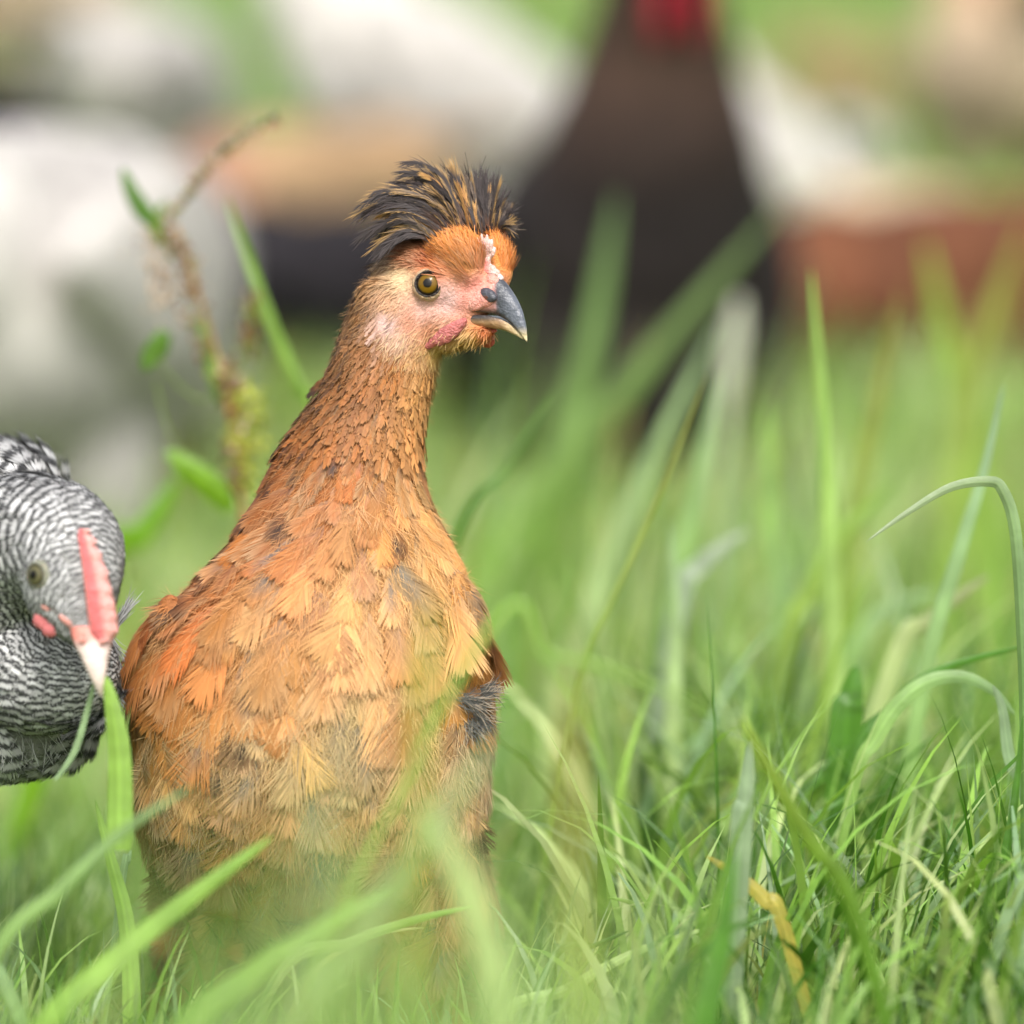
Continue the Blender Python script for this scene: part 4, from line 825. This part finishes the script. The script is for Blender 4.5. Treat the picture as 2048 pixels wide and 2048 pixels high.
# beak of the grey hen
bs = spline([(186, 1240, 425, 44, 30), (188, 1268, 440, 38, 28), (193, 1300, 452, 27, 22), (199, 1335, 456, 16, 14), (203, 1360, 452, 8, 8), (205, 1376, 446, 1.5, 2)], 26); bV = []
for (x, y, w_, rx, rw) in bs:
    for k in range(20):
        t = 2 * math.pi * k / 20; bV.append((x + rx * math.cos(t), y, w_ - 14 + rw * (abs(math.sin(t)) ** .8) * (1 if math.sin(t) > 0 else -1)))
bV = np.array(bV); tq = np.clip((bV[:, 1:2] - 1262) / 22, 0, 1); mesh_np('beak', Qn(bV), grid_faces(26, 20, True), M_BEAK, (lin(230, 140, 125) * .7) * (1 - tq) + (lin(236, 214, 206) * .8) * tq, ghen)
blob('wattle', [(Q(88, 1232, 385), (20 * S, 10 * S, 16 * S), None), (Q(104, 1250, 395), (17 * S, 10 * S, 14 * S), None), (Q(78, 1220, 375), (9 * S, 8 * S, 10 * S), None)], M_FLESH, lambda v: np.tile(lin(212, 118, 118) * .7, (len(v), 1)), ghen, .001, 2)
blob('cheek', [(Q(112, 1212, 405), (30 * S, 8 * S, 8 * S), Matrix.Rotation(R(25), 3, 'Y')), (Q(140, 1232, 425), (24 * S, 8 * S, 8 * S), Matrix.Rotation(R(38), 3, 'Y')), (Q(170, 1268, 455), (9 * S, 6 * S, 8 * S), None), (Q(208, 1270, 460), (8 * S, 6 * S, 8 * S), None)], M_FLESH, lambda v: np.tile(lin(228, 160, 148) * .72, (len(v), 1)), ghen, .001, 2)

ghen.location.x += 27 * S; ghen.location.z -= 4 * S

# ================================================================== SINGLE BLADES OF GRASS
def blade(label, pts, d, wpx, c0, c1=None, cat='grass blade', group=None, name='grass_blade', turn=0.0, tip=0.02, fold=0.25, base=0.5, drop=True, m=None):
    """pts: px,py[,d] from root to tip; width wpx in photo pixels at its own distance"""
    P_ = np.array([list(P(p[0], p[1], p[2] if len(p) > 2 else d)) for p in pts]); L_ = len(P_)
    if drop and P_[0, 2] > 0.012:          # carry the stem on down to the ground
        g = float(terrain(P_[0, 0], P_[0, 1])); dv = P_[0] - P_[1]; dv = dv / np.linalg.norm(dv); dz = P_[0, 2] - g
        root = P_[0] + np.array([dv[0] * dz * .5, dv[1] * dz * .3, -dz - .004]); P_ = np.concatenate([[root], P_])
    c = spline(P_, 40); t = np.linspace(0, 1, 40); T = unit(np.gradient(c, axis=0)); vw = unit(c - CLn)
    B = unit(np.cross(T, vw)); N = unit(np.cross(B, T)); an = turn * 0.7 + 0.3 * np.sin(t * 3 + len(label)); B2 = B * np.cos(an)[:, None] + N * np.sin(an)[:, None]; N2 = np.cross(T, B2)
    dd = d if len(pts[0]) < 3 else pts[0][2]
    wd_ = wpx * KK * dd * 0.5 * np.clip(base + t * 1.5, 0.12, 1) * np.clip(1 - t ** 3.0, 0, 1) ** 0.8 + tip * 0.002
    wd_ = wd_ * 1.15; nv = 7; uu = np.linspace(-1, 1, nv); vein = 0.00012 * np.cos(uu * 9.4)
    X = (c[:, None] + B2[:, None] * (wd_[:, None] * uu[None])[..., None] + N2[:, None] * ((wd_ * fold)[:, None] * (1 - np.abs(uu))[None] + vein[None])[..., None]).reshape(-1, 3)
    c1 = c0 if c1 is None else c1; C = (np.array(c0)[None] * (1 - t[:, None]) + np.array(c1)[None] * t[:, None])[:, None] * (1 + 0.16 * (np.abs(uu) < .1) + 0.06 * np.cos(uu * 9.4))[None, :, None]
    C = C * (1 + 0.10 * np.sin(t * 37 + wpx) * np.sin(t * 11))[:, None, None]
    o = mesh_np(name, X, grid_faces(40, nv), m or M_GRASS, C.reshape(-1, 3), None); tag(o, label, cat, group); return o
A, BL, DK, PA, DR = G_FRESH, G_BLUE, G_DARK, G_PALE, G_DRY
YG = lin(165, 190, 70) * .62; YE = lin(215, 200, 90) * .7; OL = lin(150, 140, 60) * .6
gR, gF, gL = 'tall blades rising behind at the right', 'blades crossing the foreground', 'blades by the barred hen'
blade('arched blade at the right edge folded over to a pale tip pointing left', [(2052, 2100), (2050, 1500), (2044, 1250), (2030, 1060), (2006, 982), (1978, 963), (1900, 975), (1810, 1028), (1733, 1083)], 2.49, 25, DK * 1.2, lin(190, 205, 170) * .7, fold=.4, turn=.3)
blade('tall upright bright blade, the sharpest of the tall ones at the right', [(1690, 1800), (1672, 1500), (1662, 1200), (1650, 900), (1622, 535)], 2.74, 44, PA, A * 1.1, group=gR, turn=.2)
blade('dim slanting blade just right of the tallest upright blade', [(1690, 1300), (1715, 1000), (1755, 800), (1795, 590)], 2.95, 42, A, OL, group=gR)
blade('pale bluish blade leaning right towards the right edge', [(1800, 1700), (1850, 1350), (1920, 1100), (1965, 950), (2008, 765)], 2.62, 30, A, lin(165, 195, 160) * .65, group=gR, turn=.4)
blade('thin stem with a narrow seed tip slanting up right of the breast', [(1150, 1400), (1230, 1190), (1310, 1010), (1370, 860), (1415, 745)], 2.63, 11, A, OL, group=gR, base=.8)
blade('wide pale blurred blade slanting up to the white blob', [(1120, 1400), (1200, 1180), (1290, 950), (1440, 640)], 2.98, 50, PA, BL * .9, group=gR)
blade('pale blade standing behind the thin seed stem', [(1340, 1250), (1390, 1000), (1440, 740)], 2.9, 36, A, BL, group=gR)
blade('broad dark green blade leaning far right across the rooster', [(960, 1150), (1100, 960), (1300, 720), (1560, 415)], 3.25, 62, A, lin(110, 135, 80) * .6, group=gR, turn=.3)
blade('broad upright green blade in front of the rooster body', [(1040, 1200), (1110, 960), (1180, 700), (1235, 380)], 3.3, 72, A, lin(110, 140, 85) * .6, group=gR)
blade('long thin dark blade crossing low over the rooster', [(900, 1110), (1010, 940), (1110, 780)], 2.75, 16, DK, DK, group=gR)
blade('yellow green blurred blade before the rust red hen', [(1980, 1150), (1950, 900), (1900, 700), (1850, 480)], 3.3, 62, A, YG, group=gR)
blade('olive blurred blade crossing the rust red hen near the right edge', [(1900, 1100), (1930, 820), (1990, 620), (2050, 440)], 3.25, 55, A, OL * 1.2, group=gR)
blade('soft upright green blade left of the tallest upright blade', [(1560, 1350), (1545, 1050), (1530, 800)], 3.0, 46, BL, A, group=gR)
blade('bright yellow green blade leaning into the tallest upright blade', [(1560, 1330), (1620, 1180), (1690, 1060), (1800, 960)], 2.85, 34, YG, A, group=gR)
blade('short pale broken blade right of the breast', [(1345, 1500), (1350, 1250), (1340, 1040)], 2.72, 30, PA, BL * 1.1, group=gR)
blade('short silvery leaf tip slanting right of the broken blade', [(1350, 1250), (1400, 1130), (1500, 1060)], 2.8, 42, lin(170, 190, 160) * .65, lin(175, 190, 165) * .65, group=gR, turn=.2)
blade('silvery leaf slanting up right below the arched blade', [(1780, 1350), (1860, 1240), (1980, 1150)], 2.68, 36, PA, lin(180, 185, 140) * .65, group=gR)
blade('faint wide blade bending right behind the tall ones', [(1690, 1500), (1700, 1330), (1760, 1230), (1880, 1180)], 2.85, 46, A, BL, group=gR)
blade('blade behind the neck leaning left to its tip at the weed', [(640, 900), (600, 780), (540, 640), (490, 500), (452, 395)], 2.78, 24, A, A, turn=.2)
blade('wide bright blade hanging from the grey beak', [(238, 1700), (240, 1600), (238, 1500), (226, 1420), (212, 1352)], 2.405, 46, A * 1.05, A * 1.15, group=gL, drop=False, base=.85, turn=.1)
blade('thin blade at the left of the grey beak', [(110, 1560), (150, 1500), (180, 1400), (188, 1360)], 2.42, 12, BL, BL, group=gL, drop=False)
blade('long upright blade under the grey beak', [(262, 2120), (262, 1960), (250, 1830), (222, 1720), (190, 1600)], 2.46, 34, A, A * 1.1, group=gL)
blade('blurred thin blade slanting right in the lower left corner', [(-20, 1930), (120, 1780), (250, 1660), (390, 1570)], 2.30, 26, A, BL, group=gF)
blade('bright broad blade slanting up from the lower left corner', [(60, 2090), (240, 1910), (400, 1780), (545, 1672)], 2.33, 44, A * 1.1, A * 1.1, group=gF)
blade('second broad bright blade slanting below the belly', [(330, 2110), (500, 1950), (640, 1860), (830, 1742)], 2.26, 48, A, A * 1.1, group=gF)
blade('sharp slim blade lying at the feet with its tip right', [(560, 1950), (700, 1885), (830, 1840), (950, 1812)], 2.44, 22, PA, A * 1.1, group=gF, drop=True)
blade('slim blade below the sharp slim one with a dry tip', [(600, 1990), (720, 1880), (850, 1855)], 2.47, 12, A, DR, group=gF)
blade('pale wide blurred blade slanting over the lower belly', [(560, 2120), (720, 1880), (860, 1660), (1010, 1470)], 2.02, 46, PA, BL, group=gF)
blade('blurred pale blade falling right of the belly', [(1000, 2080), (960, 1850), (900, 1700), (830, 1600)], 2.02, 60, PA, PA, group=gF)
blade('yellow blurred tip in front of the breast', [(840, 1480), (850, 1380), (858, 1290), (872, 1200)], 1.95, 34, YG, YG, group=gF, base=.3)
blade('reddish brown blurred stalk right of the belly', [(1170, 2100), (1150, 1800), (1140, 1550), (1145, 1340)], 1.93, 40, A, lin(190, 150, 90) * .7, group=gF)
blade('faint green arc crossing in front of the breast side', [(950, 1300), (1100, 1310), (1250, 1350), (1400, 1410)], 2.2, 16, A, A, group=gF)
blade('sharp light blade slanting up in the lower middle', [(1000, 2040), (1130, 1980), (1270, 1905), (1440, 1848)], 2.46, 22, A * 1.15, PA * 1.1, group=gF)
blade('thin pale blade arching down in the lower middle', [(1375, 2070), (1350, 1960), (1320, 1870), (1275, 1812), (1215, 1795)], 2.46, 17, PA, A, group=gF)
blade('narrow pale blade crossing under the sharp light one', [(1275, 2040), (1210, 1960), (1172, 1900)], 2.46, 8, PA, PA, group=gF)
blade('dark narrow seed head lying in the lower middle', [(1100, 1930), (1180, 1895), (1262, 1860)], 2.46, 12, DK, DK, group=gF, base=.9)
blade('yellow dying leaf lying in the lower right grass', [(1570, 1860), (1530, 1800), (1480, 1755), (1412, 1712)], 2.42, 30, YE * .8, YE * .9, name='dead_leaf', cat='leaf')
blade('blurred green blade with an eaten yellow tip', [(1720, 1850), (1620, 1680), (1540, 1540), (1480, 1432)], 2.3, 32, DK * 1.2, YG, group=gF)
blade('pale grey leaf standing beside the eaten tip blade', [(1480, 1700), (1490, 1600), (1500, 1480)], 2.4, 42, lin(165, 190, 150) * .65, lin(165, 190, 150) * .65, group=gF)
blade('dark broad leaf folded at the foot of the tallest blade', [(1690, 1490), (1700, 1400), (1712, 1330)], 2.6, 60, DK * 1.2, DK * 1.2, group=gR, base=.9)
blade('long dark blade sweeping up to the right edge', [(1690, 1560), (1780, 1420), (1880, 1340), (2060, 1290)], 2.56, 24, DK, DK * 1.3, group=gR)
blade('broad pale leaf arching over at the right edge', [(1700, 1600), (1750, 1480), (1800, 1405), (1860, 1362), (1930, 1355), (1990, 1385), (2030, 1430)], 2.54, 30, A, BL, group=gR, turn=.2)
blade('narrow silvery blade hanging near the right edge', [(2060, 1640), (2020, 1520), (2005, 1420), (1985, 1370)], 2.52, 24, BL, lin(165, 190, 150) * .65, group=gR)
blade('pale blade curled into a hook at the lower right', [(1850, 1815), (1900, 1795), (1940, 1760), (1938, 1735), (1915, 1735), (1890, 1770)], 2.49, 26, BL, BL, group=gF, fold=.5, base=.6)
blade('straight thin blade rising to the right edge', [(1780, 1900), (1900, 1760), (1980, 1670), (2070, 1590)], 2.49, 15, A, PA, group=gF)
blade('thin pale arc in the lower right corner', [(1900, 1920), (1960, 1930), (2010, 1970), (2060, 2040)], 2.48, 12, PA, PA, group=gF)
blade('dark blurred upright blade in the lower middle right', [(1400, 2100), (1440, 1900), (1470, 1700)], 2.25, 52, DK * 1.3, DK * 1.3, group=gF)
blade('dark vertical blade along the right edge', [(2000, 1800), (2030, 1600), (2046, 1430)], 2.45, 18, DK, DK, group=gR)
blade('wide soft blade in the bottom left corner', [(60, 2120), (20, 1990), (-20, 1900)], 2.4, 34, A, BL, group=gF)
blade('short pale leaf left of the upright blade', [(245, 1760), (255, 1725), (262, 1700)], 2.47, 14, BL, BL, group=gL)
# pale leaf clump: the soft whitish blob behind
for (lab, pts) in (('whitish broad leaf standing blurred behind the thin seed stem', [(1440, 1000), (1450, 880), (1460, 740), (1480, 590)]),):
    blade(lab, pts, 3.3, 150, lin(180, 200, 140) * .75, lin(222, 222, 208) * .85, name='pale_leaf', cat='leaf', turn=.2, base=-.75)
blade('bright green dock leaf low behind the barred hen', [(200, 1160), (280, 1070), (360, 950)], 2.9, 52, lin(140, 190, 40) * .65, lin(130, 190, 30) * .65, name='dock_leaf', cat='leaf', drop=True)

# ================================================================== WEED with seed spikes
DW = 2.75
def wp(x, y, dz=0): return np.array(P(x, y, DW + dz))
weed = bpy.data.objects.new('weed', None); r_ = P(500, 1300, DW); weed.location = (r_.x, r_.y, float(terrain(r_.x, r_.y))); sc.collection.objects.link(weed); bpy.context.view_layer.update()
tag(weed, 'leaning weed with brown seed spikes in front of the big white hen', 'weed')
pl_ = Pile()
stem = spline([np.array(weed.location), wp(490, 1150), wp(478, 960), wp(445, 760), (wp(400, 600)), wp(352, 450)], 40); V_, F_ = tube(stem, np.linspace(8, 4, 40) * S * 1.1, 8); pl_.add(V_, F_, lin(205, 165, 110) * .8)
for pts in ([(445, 760), (400, 800), (330, 740), (310, 700)], [(360, 900), (330, 840), (312, 760)], [(450, 800), (490, 700), (505, 610)]):
    V_, F_ = tube(spline([wp(*p) for p in pts], 14), 2.5 * S, 6); pl_.add(V_, F_, lin(150, 175, 90) * .8)
pl_.build('stem', M_GRASS, weed)
def spike(name, pts, n_, r_px, cols, sz):
    sp2 = Pile(); c = spline([wp(*p) for p in pts], 60)
    for k in range(n_):
        p_ = c[int(random.random() * 59)] + rng.normal(0, r_px * S, 3); dv = rng.normal(0, 1, 3); dv[2] = abs(dv[2]); dv /= np.linalg.norm(dv); s_ = sz * S * random.uniform(.6, 1.3)
        V_, F_ = tube(np.array([p_ - dv * s_, p_ - dv * s_ * .4, p_ + dv * s_ * .4, p_ + dv * s_]), np.array([.15, .5, .45, .05]) * s_, 5); sp2.add(V_, F_, cols[int(random.random() * len(cols))] * random.uniform(.8, 1.2))
    return sp2.build(name, M_GRASS, weed)
brn = lin(165, 112, 72) * .75; olv = lin(165, 175, 85) * .75; pnk = lin(225, 205, 190) * .85; yel = lin(200, 205, 90) * .85
spike('seed_head', [(335, 440), (375, 385), (430, 320), (480, 280), (552, 236)], 420, 7, [brn, pnk, olv], 6)
spike('seed_head', [(335, 470), (370, 530), (395, 620), (420, 720)], 300, 15, [brn, brn, olv, pnk], 7)
spike('seed_head', [(310, 470), (320, 540), (345, 620)], 160, 20, [pnk, brn, pnk], 7)
spike('seed_head', [(450, 740), (480, 840), (470, 960)], 300, 15, [brn, brn * .7, yel, pnk], 9)
spike('seed_head', [(490, 700), (500, 640), (505, 600)], 120, 12, [olv, brn], 7)
spike('seed_head', [(500, 780), (500, 880), (490, 980)], 160, 18, [yel * 1.2, yel], 9)
def leafp(pts, wpx, c):
    o = blade('x', pts, DW, wpx, c, c, drop=False, name='leaf'); del o['label']; del o['category']; o.parent = weed; o.matrix_parent_inverse = weed.matrix_world.inverted()
leafp([(312, 452), (285, 420), (262, 380), (245, 335)], 34, lin(105, 150, 60) * .6); leafp([(330, 662), (318, 690), (300, 715), (290, 742)], 42, lin(110, 155, 55) * .6)
leafp([(340, 470), (320, 480), (312, 440), (330, 400)], 26, lin(120, 160, 40) * .6); leafp([(440, 800), (420, 700), (400, 640)], 30, lin(140, 180, 80) * .6); leafp([(460, 1020), (430, 980), (370, 930), (330, 900)], 50, lin(140, 190, 40) * .6)
